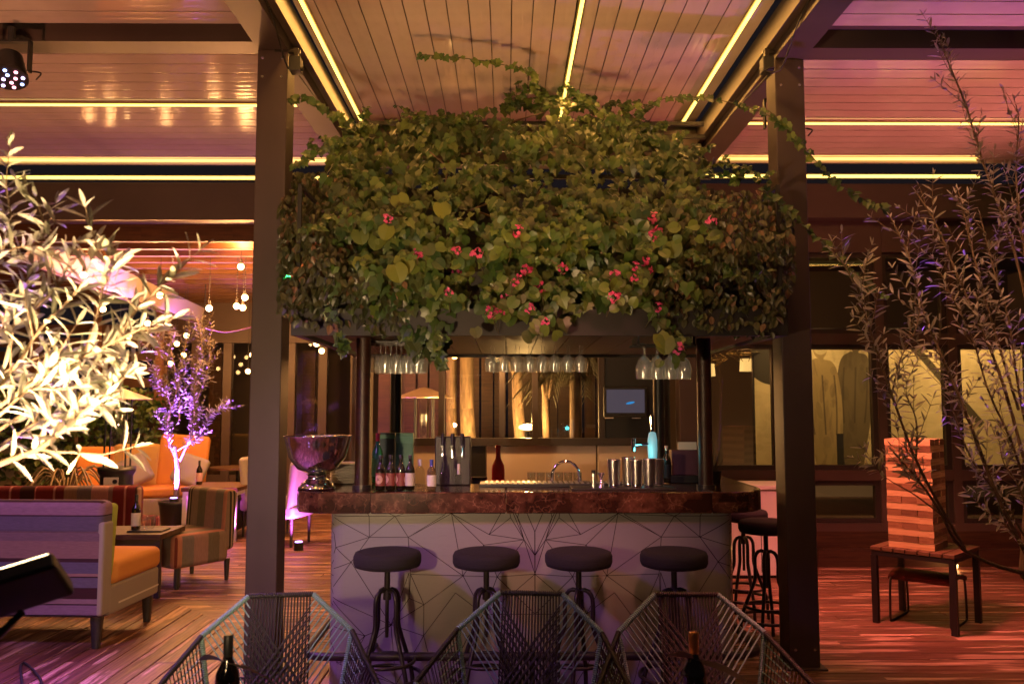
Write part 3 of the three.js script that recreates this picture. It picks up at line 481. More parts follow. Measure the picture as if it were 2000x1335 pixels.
  // faceted pendant lamps
  for (const [px, py, d, w] of [[1383, 700, 10.3, 'half hidden by the brown column'], [1458, 690, 10.2, 'in the pane next to the red frame']]) {
    const p = at(px, py, d), l = thing('pendant_lamp', 'faceted glass pendant lamp with glowing tube, ' + w, 'lamp', p, 0, 'faceted pendant lamps');
    const R = 0.24, edge = []; for (let i = 0; i < 8; i++) { const a = i * Math.PI / 4, q = V(R * Math.cos(a), 0, R * Math.sin(a)), q2 = V(R * Math.cos(a + Math.PI / 4), 0, R * Math.sin(a + Math.PI / 4)); edge.push(rod(q, q2, 0.006), rod(q, V(q.x * 0.3, 0.14, q.z * 0.3), 0.005), rod(q, V(q.x * 0.35, -0.1, q.z * 0.35), 0.005)); }
    part(l, 'cage', edge, M.brass); part(l, 'lamp_tube', cyl(0.075, 0.085, 0.15, 0, -0.14, 0, 14), glow(new THREE.Color(1, 0.6, 0.18), 1.6)); part(l, 'cord', cyl(0.005, 0.005, 3.62 - p.y - 0.1, 0, (3.62 - p.y + 0.1) / 2, 0, 6), M.wire);
    bulbLight(V(p.x, p.y - 0.14, p.z), AMBER, 0.7);
  }
  // white cabinet in front of it
  const c = thing('white_cabinet', 'white cabinet against the glass front behind the side stools', 'cabinet', [2.42, 0, -8.35]);
  part(c, 'body', rbox(1.0, 0.80, 0.5, 0.01, 0, 0.43, 0), M.white); part(c, 'worktop', rbox(1.04, 0.04, 0.54, 0.006, 0, 0.852, 0), M.white); part(c, 'plinth', box(0.94, 0.03, 0.44, 0, 0.015, 0), M.black); part(c, 'door_line', box(0.006, 0.74, 0.004, 0.0, 0.43, 0.252), M.black);
}
// ---------------------------------------------------------------- rear wall behind the bar, window, television
{
  const D = 8.72, w = thing('rear_wall', 'low pale panelled wall with dark window above, behind the bar', 'wall', [0, 0, 0]);
  const P = [[-1.02, -0.36], [-0.20, 0.93], [0.94, 1.6]]; P.forEach(([a, b]) => part(w, 'panel', rbox(b - a - 0.01, 1.2, 0.05, 0.006, (a + b) / 2, 0.62, -D), mat([0.55, 0.47, 0.40], 0.5)));
  part(w, 'dark_pier', box(0.15, 1.2, 0.06, -0.28, 0.62, -D), M.black); part(w, 'base', box(2.7, 0.02, 0.08, 0.28, 0.01, -D), M.black);
  part(w, 'sill', box(2.65, 0.075, 0.12, 0.28, 1.262, -D + 0.01), M.darkBeam);
  const fr = (n, x, y, ww, h) => part(w, n, box(ww, h, 0.08, x, y, -D), M.darkBeam);
  fr('window_frame', -0.66, 2.15, 0.06, 1.70); fr('window_frame', 0.985, 2.15, 0.06, 1.70); fr('window_frame', 0.16, 2.97, 1.59, 0.06); fr('window_bar', -0.04, 2.12, 0.055, 1.64); fr('window_bar', 0.30, 2.12, 0.06, 1.64);
  part(w, 'window_pane', new THREE.PlaneGeometry(1.6, 1.64).translate(0.16, 2.12, -D), M.pane);
  part(w, 'dark_panel', box(0.62, 1.74, 0.05, 1.33, 2.17, -D), M.black);
  const tv = thing('television', 'small wall television with dim blue mark on its screen', 'television', [...at(1222, 783, 8.55).toArray()]);
  part(tv, 'casing', rbox(0.44, 0.31, 0.05, 0.008, 0, -0.01, -0.028), M.black);
  const st = canvasTex(256, 160, (g) => { g.fillStyle = '#4a4450'; g.fillRect(0, 0, 256, 160); g.fillStyle = '#2f8fd6'; g.beginPath(); g.ellipse(160, 92, 30, 8, -0.2, 0, 7); g.fill(); });
  part(tv, 'screen', new THREE.PlaneGeometry(0.385, 0.235), Object.assign(mat([0.02, 0.02, 0.02], 0.15), { emissive: new THREE.Color(1, 1, 1), emissiveMap: st, emissiveIntensity: 0.85 })); part(tv, 'wall_mount', box(0.1, 0.1, 0.09, 0, 0, -0.10), M.black);
  for (const px of [1190, 1243]) single('wall_switch', 'pale double switch plate below the television', 'switch', rbox(0.09, 0.04, 0.014, 0.003, ...at(px, 813, 8.685).toArray()), M.white, 'switch plates below the television');
  // things on the ledge and back counter
  bottle('red_bottle', 'red glass decanter bottle in front of the pale wall', V(...(() => { const p = at(973, 900, 6.5); return [p.x, 0.901, p.z]; })()), 0.42, 0.05, mat([0.5, 0.03, 0.02], 0.1), mat([0.5, 0.03, 0.02], 0.1), null);
  for (let i = 0; i < 6; i++) { const p = at(1038 + i * 18, 920, 6.55); const g = thing('tumbler', 'clear tumbler in a row on the back counter', 'glass', [p.x, 1.012, p.z], 0, 'tumblers on the back counter'); part(g, 'cup', lathe([[0, 0.004], [0.03, 0.004], [0.034, 0.1], [0.033, 0.1], [0.029, 0.008], [0, 0.008]], 18), M.glass); }
  const tr = thing('glass_tray', 'wooden tray raised on the back counter under tumblers', 'tray', [at(1085, 930, 6.55).x, 0.901, -6.55]); part(tr, 'board', rbox(0.5, 0.03, 0.24, 0.005, 0, 0.095, 0), M.wood); part(tr, 'block', box(0.46, 0.08, 0.2, 0, 0.04, 0), M.black);
  const ju = thing('black_canister', 'squat black canister beside the tap box', 'canister', [at(936, 920, 6.5).x, 0.901, -6.5]); part(ju, 'body', cyl(0.06, 0.055, 0.16, 0, 0.08, 0, 20), M.black); part(ju, 'lid', cyl(0.062, 0.062, 0.02, 0, 0.17, 0, 20), M.blackGloss);
  // lit tree trunks beyond the window
  const trunk = (px, D2, w2, h, lean, label, forks) => {
    const b = at(px, 860, D2), t = thing('tree_trunk', label, 'tree', [b.x, 0, -D2], 0, 'bare trunks beyond the rear window'); const r = w2 / 2;
    part(t, 'trunk', taper([V(0, 0, 0), V(0.03, 0.8, 0), V(lean * 0.5, 1.6, 0.03), V(lean, h, 0)], r * 1.15, r * 0.8, 12), M.bark);
    for (const [y, dx, dy] of forks) { const k = y / h; part(t, 'limb', taper([V(lean * k, y, 0), V(lean * k + dx * 0.5, y + dy * 0.6, 0.1), V(lean * k + dx, y + dy, 0.1)], r * 0.5, r * 0.25, 8), M.bark); } return t;
  };
  trunk(880, 11.2, 0.16, 3.6, 0.02, 'pale trunk beyond the window, next to the heater', [[2.0, -0.3, 0.6]]); trunk(914, 10.8, 0.2, 3.8, -0.03, 'thick pale trunk with rough bark beyond the window', [[2.5, 0.3, 0.6], [2.4, -0.2, 0.7]]);
  trunk(1018, 10.2, 0.15, 3.6, -0.08, 'pale trunk standing between the two window bars', [[1.95, -0.22, 0.35], [2.2, 0.2, 0.6]]); trunk(1066, 9.9, 0.10, 1.85, 0.0, 'forked pale trunk right of the window bar, lit from below', [[1.55, -0.14, 1.1], [1.6, 0.22, 0.8], [1.75, 0.06, 0.9], [1.6, 0.4, 1.2]]);
  const up = at(1030, 834, 9.6), ul = thing('uplight', 'bright oval uplight among the trunks beyond the window', 'lamp', [up.x, 0, -9.6]); part(ul, 'post', cyl(0.03, 0.04, up.y - 0.04, 0, (up.y - 0.04) / 2, 0, 12), M.black); part(ul, 'lamp_head', move(new THREE.SphereGeometry(0.1, 16, 10).scale(1, 0.35, 1), 0, up.y, 0), G.up);
  bulbLight(V(up.x, up.y + 0.06, -9.6), TREEW, 10, 3); spot(V(up.x - 0.5, 0.5, -9.5), V(up.x - 0.5, 3, -10.8), TREEW, 75, 0.9, 0.8, 3); spot(V(up.x - 1.0, 0.5, -10.0), V(up.x - 0.85, 3, -11), TREEW, 50, 0.8, 0.8, 3);
  for (const x of [-0.5, -1.0]) { const f = thing('ground_uplight', 'low garden uplight behind the pale wall', 'lamp', [up.x + x, 0, x < -0.7 ? -10.0 : -9.5], 0, 'garden uplights behind the wall'); part(f, 'can', cyl(0.05, 0.06, 0.42, 0, 0.21, 0, 14), M.black); part(f, 'lamp_lens', cyl(0.045, 0.045, 0.01, 0, 0.43, 0, 14), G.up); }
  // spiky palm fronds
  const pf = thing('palm_plant', 'dark palm with drooping fronds beyond the window', 'palm', [0.78, 0, -9.5]); part(pf, 'stem', cyl(0.06, 0.08, 2.0, 0, 1.0, 0, 10), M.bark);
  M.frond = mat([0.06, 0.05, 0.02], 0.6);
  for (let i = 0; i < 16; i++) { const a = rr(0, 6.3), L = rr(0.4, 0.75), l = []; for (let k = 0; k < 16; k++) { const u = k / 16, c = V(Math.cos(a) * L * u, 2.0 + 0.4 * u - 0.7 * u * u + (i % 3) * 0.12, Math.sin(a) * L * u * 0.6); for (const s of [-1, 1]) l.push(rod(c, c.clone().add(V(-Math.sin(a) * s * 0.12 + Math.cos(a) * 0.1, -0.16, Math.cos(a) * s * 0.08)), 0.008, 0.001, 3)); } part(pf, 'frond', l, M.frond); }
  // timber fence behind the trees, one board each
  const fe = thing('timber_fence', 'tall vertical board fence closing the garden behind trunks', 'fence', [0, 0, -12.2]); for (let i = 0; i < 22; i++) part(fe, 'board', box(0.16 + rr(-0.03, 0.02), 3.5, 0.03 + rr(0, 0.02), -1.75 + i * 0.185, 1.75, rr(-0.02, 0.02)), M.darkWood);
}

// ---------------------------------------------------------------- lounge zone behind: roof, doors, lights
{
  const r = structGroup('lounge_roof'); M.rafter = mat([0.46, 0.34, 0.23], 0.5, { map: T.wood });
  for (let i = 0; i < 13; i++) part(r, 'rafter', box(9.0, 0.19, 0.07, -5.2, 3.52 - i * 0.004, -9.2 - i * 0.42), M.rafter);
  part(r, 'roof_board', box(9.0, 0.02, 5.8, -5.2, 3.63, -11.9), M.rafter);
  const D = 14.3, f = thing('door_front', 'row of tall dark framed doors closing the lounge', 'doors', [0, 0, 0]);
  const xs = []; for (let px = 322; px < 800; px += 62) xs.push(at(px, 700, D).x); xs.push(-1.7);
  xs.forEach((x, i) => part(f, 'jamb', box(0.14, 2.7, 0.12, x, 1.35, -D), M.frame)); part(f, 'header', box(4.2, 0.95, 0.16, -3.75, 3.18, -D), M.frame);
  for (let i = 0; i + 1 < xs.length; i++) { const a = xs[i] + 0.07, b = xs[i + 1] - 0.07; if (b - a < 0.1) continue; const d = part(f, 'door_leaf', box(b - a - 0.01, 0.5, 0.06, (a + b) / 2, 0.25, -D), M.frame); part(d, 'pane', new THREE.PlaneGeometry(b - a, 2.2).translate((a + b) / 2, 1.6, -D), M.pane); if (i % 3 === 1) part(f, 'inner_curtain', box((b - a) * 0.55, 2.6, 0.05, lerp(a, b, 0.4), 1.3, -D - 0.3), M.rafter); }
  part(f, 'inner_room', [box(4.6, 3.4, 0.1, -3.7, 1.7, -D - 1.6), box(4.6, 0.1, 1.5, -3.7, 3.4, -D - 0.85), box(0.1, 3.3, 1.5, -1.45, 1.7, -D - 0.85), box(0.1, 3.3, 1.5, -5.95, 1.7, -D - 0.85)], M.plaster);
  // hedge boundary further over
  const h = thing('boundary_wall', 'low plastered boundary wall behind the lounge planting', 'wall', [0, 0, -13.2]); part(h, 'masonry', box(5.2, 1.0, 0.2, -7.9, 0.5, 0), mat([0.4, 0.32, 0.24], 0.8)); part(h, 'coping', box(5.3, 0.06, 0.3, -7.9, 1.03, 0), M.darkWood);
  const sc = thing('slat_screen', 'dark slatted screen with posts above boundary wall', 'screen', [0, 1.06, -13.25]); for (let i = 0; i < 9; i++) part(sc, 'slat', box(5.2, 0.14, 0.03, -7.9, 0.1 + i * 0.21, 0), M.darkWood); for (let i = 0; i < 6; i++) part(sc, 'screen_post', box(0.1, 2.3, 0.08, -10.3 + i * 0.98, 1.15, 0.07), M.plank);
  // parasol / awning cloth
  const a1 = at(60, 395, 10.2), pts = [at(190, 455, 10.2), at(560, 600, 12.6), at(30, 480, 9.6), at(330, 575, 11.6)];
  const aw = thing('canvas_awning', 'sloping beige canvas awning tied over the lounge', 'awning', [0, 0, 0]);
  { const g = new THREE.PlaneGeometry(1, 1, 24, 10), p = g.attributes.position; const top0 = at(80, 452, 9.6), top1 = at(400, 602, 12.2), lo0 = at(15, 498, 9.5), lo1 = at(385, 630, 12.1); for (let i = 0; i < p.count; i++) { const u = p.getX(i) + 0.5, v = p.getY(i) + 0.5; const q = top0.clone().lerp(top1, u).lerp(lo0.clone().lerp(lo1, u), 1 - v); q.y -= 0.12 * Math.sin(Math.PI * v) * (1 - u * 0.5) + 0.02 * Math.sin(u * 60 + v * 4) * (1 - v); p.setXYZ(i, q.x, q.y, q.z); } g.computeVertexNormals(); part(aw, 'cloth', g, M.canvas);
    part(aw, 'hem', tube([lo0, lo0.clone().lerp(lo1, 0.5).add(V(0, -0.03, 0)), lo1], 0.02, 24, 6), M.darkWood); part(aw, 'ridge_cable', [rod(top0, top0.clone().add(V(0, 3.62 - top0.y, 0)), 0.008), rod(top1, top1.clone().add(V(0, 3.55 - top1.y, 0)), 0.008), rod(lo0, lo0.clone().add(V(0, 3.6 - lo0.y, 0)), 0.008)], M.wire); }
  // string lights; most at the rear doors are added for glints reflected in panes
  const bulbs = [[457, 460, 9.4], [470, 517, 9.75], [478, 577, 10.1], [408, 598, 10.2], [462, 594, 10.35], [474, 597, 10.5], [163, 533, 9.9], [312, 573, 10.3], [200, 600, 10.6], [345, 668, 12.6], [358, 690, 12.9], [333, 706, 12.7], [364, 652, 12.4], [492, 690, 13.2], [484, 722, 13.3], [232, 690, 12.2], [252, 655, 12.0], [288, 628, 11.4], [540, 560, 10.0], [618, 668, 11.5], [628, 682, 11.8], [947, 672, 8.1], [970, 684, 8.2], [888, 691, 9.9]];
  const bg = merge([ball(0.038, 0, -0.022, 0, 14)]), sg = merge([cyl(0.016, 0.018, 0.06, 0, 0.035, 0, 10)]);
  bulbs.forEach(([px, py, d], i) => { const p = at(px, py, d), t = thing('string_bulb', 'warm glowing round bulb hanging on a cord ' + (i < 9 ? 'over the lounge' : i < 21 ? 'in front of the rear doors, among bulbs added for pane glints' : 'by the garden window'), 'bulb', p, 0, i < 9 ? 'string bulbs over the lounge' : i < 21 ? 'string bulbs at the rear doors' : 'string bulbs by the window'); part(t, 'bulb', bg, G.bulb); part(t, 'socket', sg, M.wire); const ty = i > 8 ? (d > 11 ? 3.4 : d < 9 ? 3.76 : 3.0) : 3.5; part(t, 'cord', rod(V(0, 0.06, 0), V(0, Math.max(0.2, ty - p.y), 0), 0.004, 0.004, 4), M.wire); bulbLight(p.clone().add(V(0, -0.02, 0)), AMBER, L_BULB * (i < 9 ? 5.2 : i > 20 && d < 9 ? 3 : i < 19 ? 0.7 : 1), 1.8); });
  single('string_cable', 'drooping cable between the lounge string bulbs', 'cable', tube([at(400, 640, 11.6), at(440, 648, 11.7), at(490, 638, 11.8), at(540, 620, 12)], 0.012, 30, 5), M.rafter);
  // ceiling fans
  for (const [px, py, d, ra, w] of [[327, 412, 9.35, 0.5, 'with a black projector below it'], [425, 468, 9.9, 1.1, 'beside a lit string bulb']]) {
    const p = at(px, py, d), t = thing('ceiling_fan', 'pale bladed ceiling fan ' + w, 'fan', p, ra, 'lounge ceiling fans'); part(t, 'hub', [cyl(0.08, 0.09, 0.1, 0, 0.03, 0, 18), cyl(0.02, 0.02, Math.max(0.1, 3.6 - p.y), 0, (3.6 - p.y) / 2, 0, 8)], M.steel); for (let k = 0; k < 4; k++) part(t, 'blade', move(rbox(0.52, 0.012, 0.12, 0.004, 0.36, 0, 0, 0.2), 0, 0, 0, 0, k * Math.PI / 2 + 0.4), M.white);
  }
  const pj = at(325, 440, 9.3), pr = thing('projector', 'black projector with purple lens hanging from the lounge roof', 'projector', pj); part(pr, 'case', rbox(0.17, 0.11, 0.16, 0.008, 0, 0, 0), M.black); part(pr, 'lens', cyl(0.03, 0.03, 0.02, -0.01, 0, 0.088, 16, Math.PI / 2), mat([0.2, 0.06, 0.5], 0.1)); part(pr, 'mount', cyl(0.012, 0.012, 3.5 - pj.y, 0, (3.5 - pj.y) / 2, 0, 8), M.black);
}
console.log('setting done');

// ---------------------------------------------------------------- lounge furniture
M.stripeH = mat([1, 1, 1], 0.9, { bumpMap: T.weave, bumpScale: 0.001, map: stripes([[12, [0.34, 0.29, 0.37]], [1, [0.18, 0.07, 0.11]], [14, [0.52, 0.38, 0.46]], [1.2, [0.14, 0.08, 0.15]], [8, [0.50, 0.38, 0.49]], [1, [0.18, 0.07, 0.11]], [4, [0.53, 0.41, 0.46]], [9, [0.22, 0.08, 0.10]], [8, [0.37, 0.33, 0.41]], [1, [0.20, 0.07, 0.10]], [2.4, [0.56, 0.42, 0.41]], [9, [0.35, 0.31, 0.41]], [3, [0.22, 0.10, 0.13]], [14, [0.50, 0.37, 0.37]], [8, [0.43, 0.33, 0.37]]], false, 0.78) });
M.stripeV = mat([1, 1, 1], 0.9, { bumpMap: T.weave, bumpScale: 0.001, map: stripes([[9, [0.56, 0.45, 0.40]], [10, [0.42, 0.38, 0.42]], [12, [0.68, 0.5, 0.5]], [3, [0.5, 0.4, 0.42]], [8, [0.45, 0.13, 0.18]], [1.5, [0.72, 0.5, 0.5]], [6, [0.42, 0.1, 0.14]], [10, [0.22, 0.08, 0.1]], [1, [0.7, 0.4, 0.4]], [12, [0.45, 0.12, 0.14]], [1.5, [0.7, 0.5, 0.48]], [6, [0.4, 0.12, 0.15]]], true, 1.15) });
M.stripeC = mat([1, 1, 1], 0.9, { bumpMap: T.weave, bumpScale: 0.001, map: stripes([[10, [0.56, 0.43, 0.38]], [8, [0.44, 0.4, 0.36]], [3, [0.66, 0.44, 0.36]], [6, [0.45, 0.18, 0.17]], [1.4, [0.15, 0.12, 0.1]], [1.2, [0.6, 0.52, 0.42]], [1.4, [0.15, 0.12, 0.1]], [1.2, [0.6, 0.52, 0.42]], [1.4, [0.15, 0.12, 0.1]], [7, [0.52, 0.44, 0.36]], [8, [0.40, 0.36, 0.28]]], true, 0.72) });
{
  // sofa seen from behind
  const t = thing('striped_sofa', 'striped sofa seen from behind with orange seat cushion and tapered legs', 'sofa', [-3.42, 0, -6.2], -0.05), W = 1.5;
  part(t, 'back_panel', metric(rbox(W, 0.58, 0.10, 0.03, 0, 0.50, 0.36)), M.stripeH); part(t, 'back_cushion', metric(rbox(W - 0.02, 0.24, 0.16, 0.05, 0, 0.86, 0.33, -0.06)), M.stripeH);
  part(t, 'side_edge', rbox(0.05, 0.62, 0.13, 0.02, W / 2 - 0.022, 0.53, 0.345), M.taupe); part(t, 'inner_back', rbox(W - 0.03, 0.5, 0.09, 0.03, 0, 0.70, 0.245, -0.1), M.lime);
  part(t, 'base_frame', rbox(W, 0.20, 0.74, 0.02, 0, 0.30, -0.06), M.taupe); part(t, 'seat_cushion', rbox(W + 0.02, 0.16, 0.70, 0.05, 0, 0.475, -0.10, 0, 0, 0, 4), M.orange);
  part(t, 'piping', box(W + 0.004, 0.012, 0.6, 0, 0.265, -0.12), M.paper);
  for (const [x, z] of [[W / 2 - 0.06, 0.34], [W / 2 - 0.06, -0.38], [-W / 2 + 0.06, 0.34], [-W / 2 + 0.06, -0.38]]) part(t, 'leg', cyl(0.045, 0.028, 0.21, x, 0.105, z, 4, 0, Math.PI / 4), M.legs);
  const b = thing('striped_sofa', 'wine red striped sofa with vertical stripes behind another sofa', 'sofa', [-4.55, 0, -8.9], 0.05); part(b, 'backrest', metric(rbox(1.5, 0.48, 0.18, 0.05, 0, 0.56, 0.0)), M.stripeV); part(b, 'seat_base', metric(rbox(1.5, 0.3, 0.6, 0.04, 0, 0.28, -0.3)), M.stripeV); for (const x of [-0.66, 0.66]) for (const z of [0, -0.5]) part(b, 'leg', cyl(0.03, 0.022, 0.14, x, 0.07, z, 8), M.legs);
  // slipper chair
  const c = thing('striped_armchair', 'armless striped chair with dark legs beside the coffee table', 'armchair', [-2.98, 0, -8.05], -0.62);
  part(c, 'backrest', metric(rbox(0.64, 0.56, 0.13, 0.045, 0, 0.56, -0.24, -0.06)), M.stripeC); part(c, 'seat', metric(rbox(0.64, 0.30, 0.58, 0.05, 0, 0.33, 0.06)), M.stripeC);
  for (const x of [-0.27, 0.27]) for (const z of [-0.24, 0.28]) part(c, 'leg', cyl(0.028, 0.018, 0.2, x, 0.1, z, 8), M.legs);
  // coffee table
  const k = thing('coffee_table', 'dark wooden coffee table carrying a wine bottle and glasses', 'table', [-3.37, 0, -7.55], 0);
  for (let i = 0; i < 5; i++) part(k, 'top_board', rbox(0.9, 0.045, 0.108, 0.004, 0, 0.515, -0.22 + i * 0.11), M.darkWood); part(k, 'apron', [box(0.84, 0.07, 0.02, 0, 0.455, 0.2), box(0.84, 0.07, 0.02, 0, 0.455, -0.2)], M.legs); for (const x of [-0.41, 0.41]) for (const z of [-0.22, 0.22]) part(k, 'leg', box(0.045, 0.49, 0.045, x, 0.245, z), M.legs);
  bottle('wine_bottle', 'dark wine bottle with cream label on the coffee table', V(at(264, 1040, 7.5).x, 0.539, -7.5), 0.31, 0.038, M.bottle, M.black, M.paper, null, 0.07);
  single('serving_tray', 'small black tray on the coffee table', 'tray', rbox(0.3, 0.012, 0.2, 0.004, at(290, 1035, 7.5).x, 0.545, -7.5), M.black);
  for (const [px, d] of [[281, 7.46], [293, 7.52]]) { const g = thing('wine_glass', 'stemless clear glass beside the bottle on the coffee table', 'glass', [at(px, 1030, d).x, 0.552, -d], 0, 'glasses on the coffee table'); part(g, 'bowl', lathe([[0, 0.003], [0.025, 0.003], [0.04, 0.03], [0.046, 0.06], [0.042, 0.10], [0.034, 0.13]], 18), M.glass); }
  // orange corner sofa further back
  const o = thing('orange_sofa', 'orange and mustard sofa with cushions at the back', 'sofa', [-4.95, 0, -11.6], 0.25);
  part(o, 'seat_base', rbox(1.7, 0.42, 0.75, 0.03, 0, 0.21, 0), M.taupe); part(o, 'seat_cushion', rbox(1.66, 0.14, 0.72, 0.05, 0, 0.49, 0.02), M.orange); part(o, 'back_cushion', rbox(0.62, 0.62, 0.16, 0.06, -0.10, 0.80, -0.28, -0.18), M.mustard); part(o, 'back_cushion', rbox(0.66, 0.74, 0.16, 0.06, 0.5, 0.86, -0.28, -0.18, 0, -0.08), M.orange); part(o, 'back_cushion', rbox(0.5, 0.6, 0.16, 0.06, -0.62, 0.78, -0.28, -0.18), M.orange);
  for (const [x, r, m] of [[-0.05, 0.5, M.cushion], [0.66, -0.35, M.cushion]]) { const q = single('throw_cushion', x < 0 ? 'brown throw cushion leaning on the mustard back cushion' : 'silvery patterned throw cushion on the orange sofa', 'cushion', rbox(0.42, 0.42, 0.13, 0.06, 0, 0, 0, -0.35, 0.2, r, 3), m, 'throw cushions on the orange sofa'); q.position.set(-4.95 + x * 0.97, 0.76, -11.5 - x * 0.25); }
  // pale table and chairs
  const tb = thing('pale_table', 'pale framed dining table at the back of the lounge', 'table', [-3.58, 0, -10.72]); part(tb, 'table_top', rbox(0.68, 0.05, 0.8, 0.006, 0, 0.625, 0), M.wood); part(tb, 'apron', [box(0.62, 0.05, 0.02, 0, 0.575, 0.38), box(0.02, 0.05, 0.74, 0.31, 0.575, 0)], M.white); for (const x of [-0.30, 0.30]) for (const z of [-0.36, 0.36]) part(tb, 'leg', box(0.05, 0.60, 0.05, x, 0.3, z), M.white); part(tb, 'shelf_box', box(0.5, 0.36, 0.4, 0, 0.28, -0.1), M.black);
  bottle('wine_bottle', 'wine bottle with pink label on the pale table', V(at(388, 950, 10.7).x, 0.652, -10.7), 0.3, 0.038, M.bottle, M.black, mat([0.6, 0.35, 0.4], 0.6), null, 0.07);
  const ch = thing('upholstered_chair', 'grey upholstered dining chair beyond the bar, beside the silver bowl', 'chair', [-2.62, 0, -10.2], -0.3); part(ch, 'backrest', rbox(0.1, 0.62, 0.5, 0.05, 0.2, 0.68, 0, 0, 0, -0.1, 3), M.cushion); part(ch, 'seat', rbox(0.5, 0.16, 0.5, 0.05, 0, 0.40, 0, 0, 0, 0, 3), M.cushion); for (const x of [-0.2, 0.2]) for (const z of [-0.2, 0.2]) part(ch, 'leg', cyl(0.022, 0.015, 0.33, x, 0.165, z, 8), M.legs);
  copyOf(ch, [-3.05, 0, -10.9], Math.PI - 0.2, 'grey upholstered dining chair beside the pale table', 'dining chairs');
  const rt = thing('side_table', 'small round bistro table near the rear doors', 'table', [-3.95, 0, -12.6]); part(rt, 'table_top', cyl(0.4, 0.4, 0.03, 0, 0.73, 0, 28), M.wood); part(rt, 'stem', cyl(0.03, 0.03, 0.72, 0, 0.36, 0, 12), M.iron); part(rt, 'foot', cyl(0.22, 0.24, 0.02, 0, 0.01, 0, 24), M.iron);
  // patio heaters
  const heater = (x, D, h, label) => { const t2 = thing('patio_heater', label, 'heater', [x, 0, -D], 0, 'patio heaters'); part(t2, 'cap', lathe([[0, h], [0.06, h - 0.01], [0.34, h - 0.12], [0.345, h - 0.13], [0.3, h - 0.125], [0, h - 0.08]], 32), mat([0.55, 0.42, 0.3], 0.35, { metalness: 0.6 })); part(t2, 'glass_tube', lathe([[0.06, h - 0.1], [0.06, 0.9]], 16), M.glass); for (let i = 0; i < 4; i++) { const a = i * Math.PI / 2 + 0.6; part(t2, 'rod', rod(V(0.16 * Math.cos(a), 0.8, 0.16 * Math.sin(a)), V(0.15 * Math.cos(a), h - 0.08, 0.15 * Math.sin(a)), 0.01), M.black); } part(t2, 'gas_housing', lathe([[0, 0], [0.22, 0], [0.22, 0.04], [0.19, 0.06], [0.17, 0.85], [0.2, 0.9], [0.2, 0.95], [0, 0.95]], 24), M.black); const pl = part(t2, 'control_plate', box(0.16, 0.09, 0.01, 0.02, 0.80, 0.178), M.white); part(pl, 'knob', cyl(0.025, 0.025, 0.02, 0.07, 0.80, 0.19, 14, Math.PI / 2), M.black); return t2; };
  heater(at(232, 800, 9.6).x, 9.6, 1.83, 'mushroom patio heater with dark housing beside the red sofa'); heater(at(828, 800, 10.4).x, 10.4, 1.86, 'mushroom patio heater beyond the bar beside the pale trunks');
}
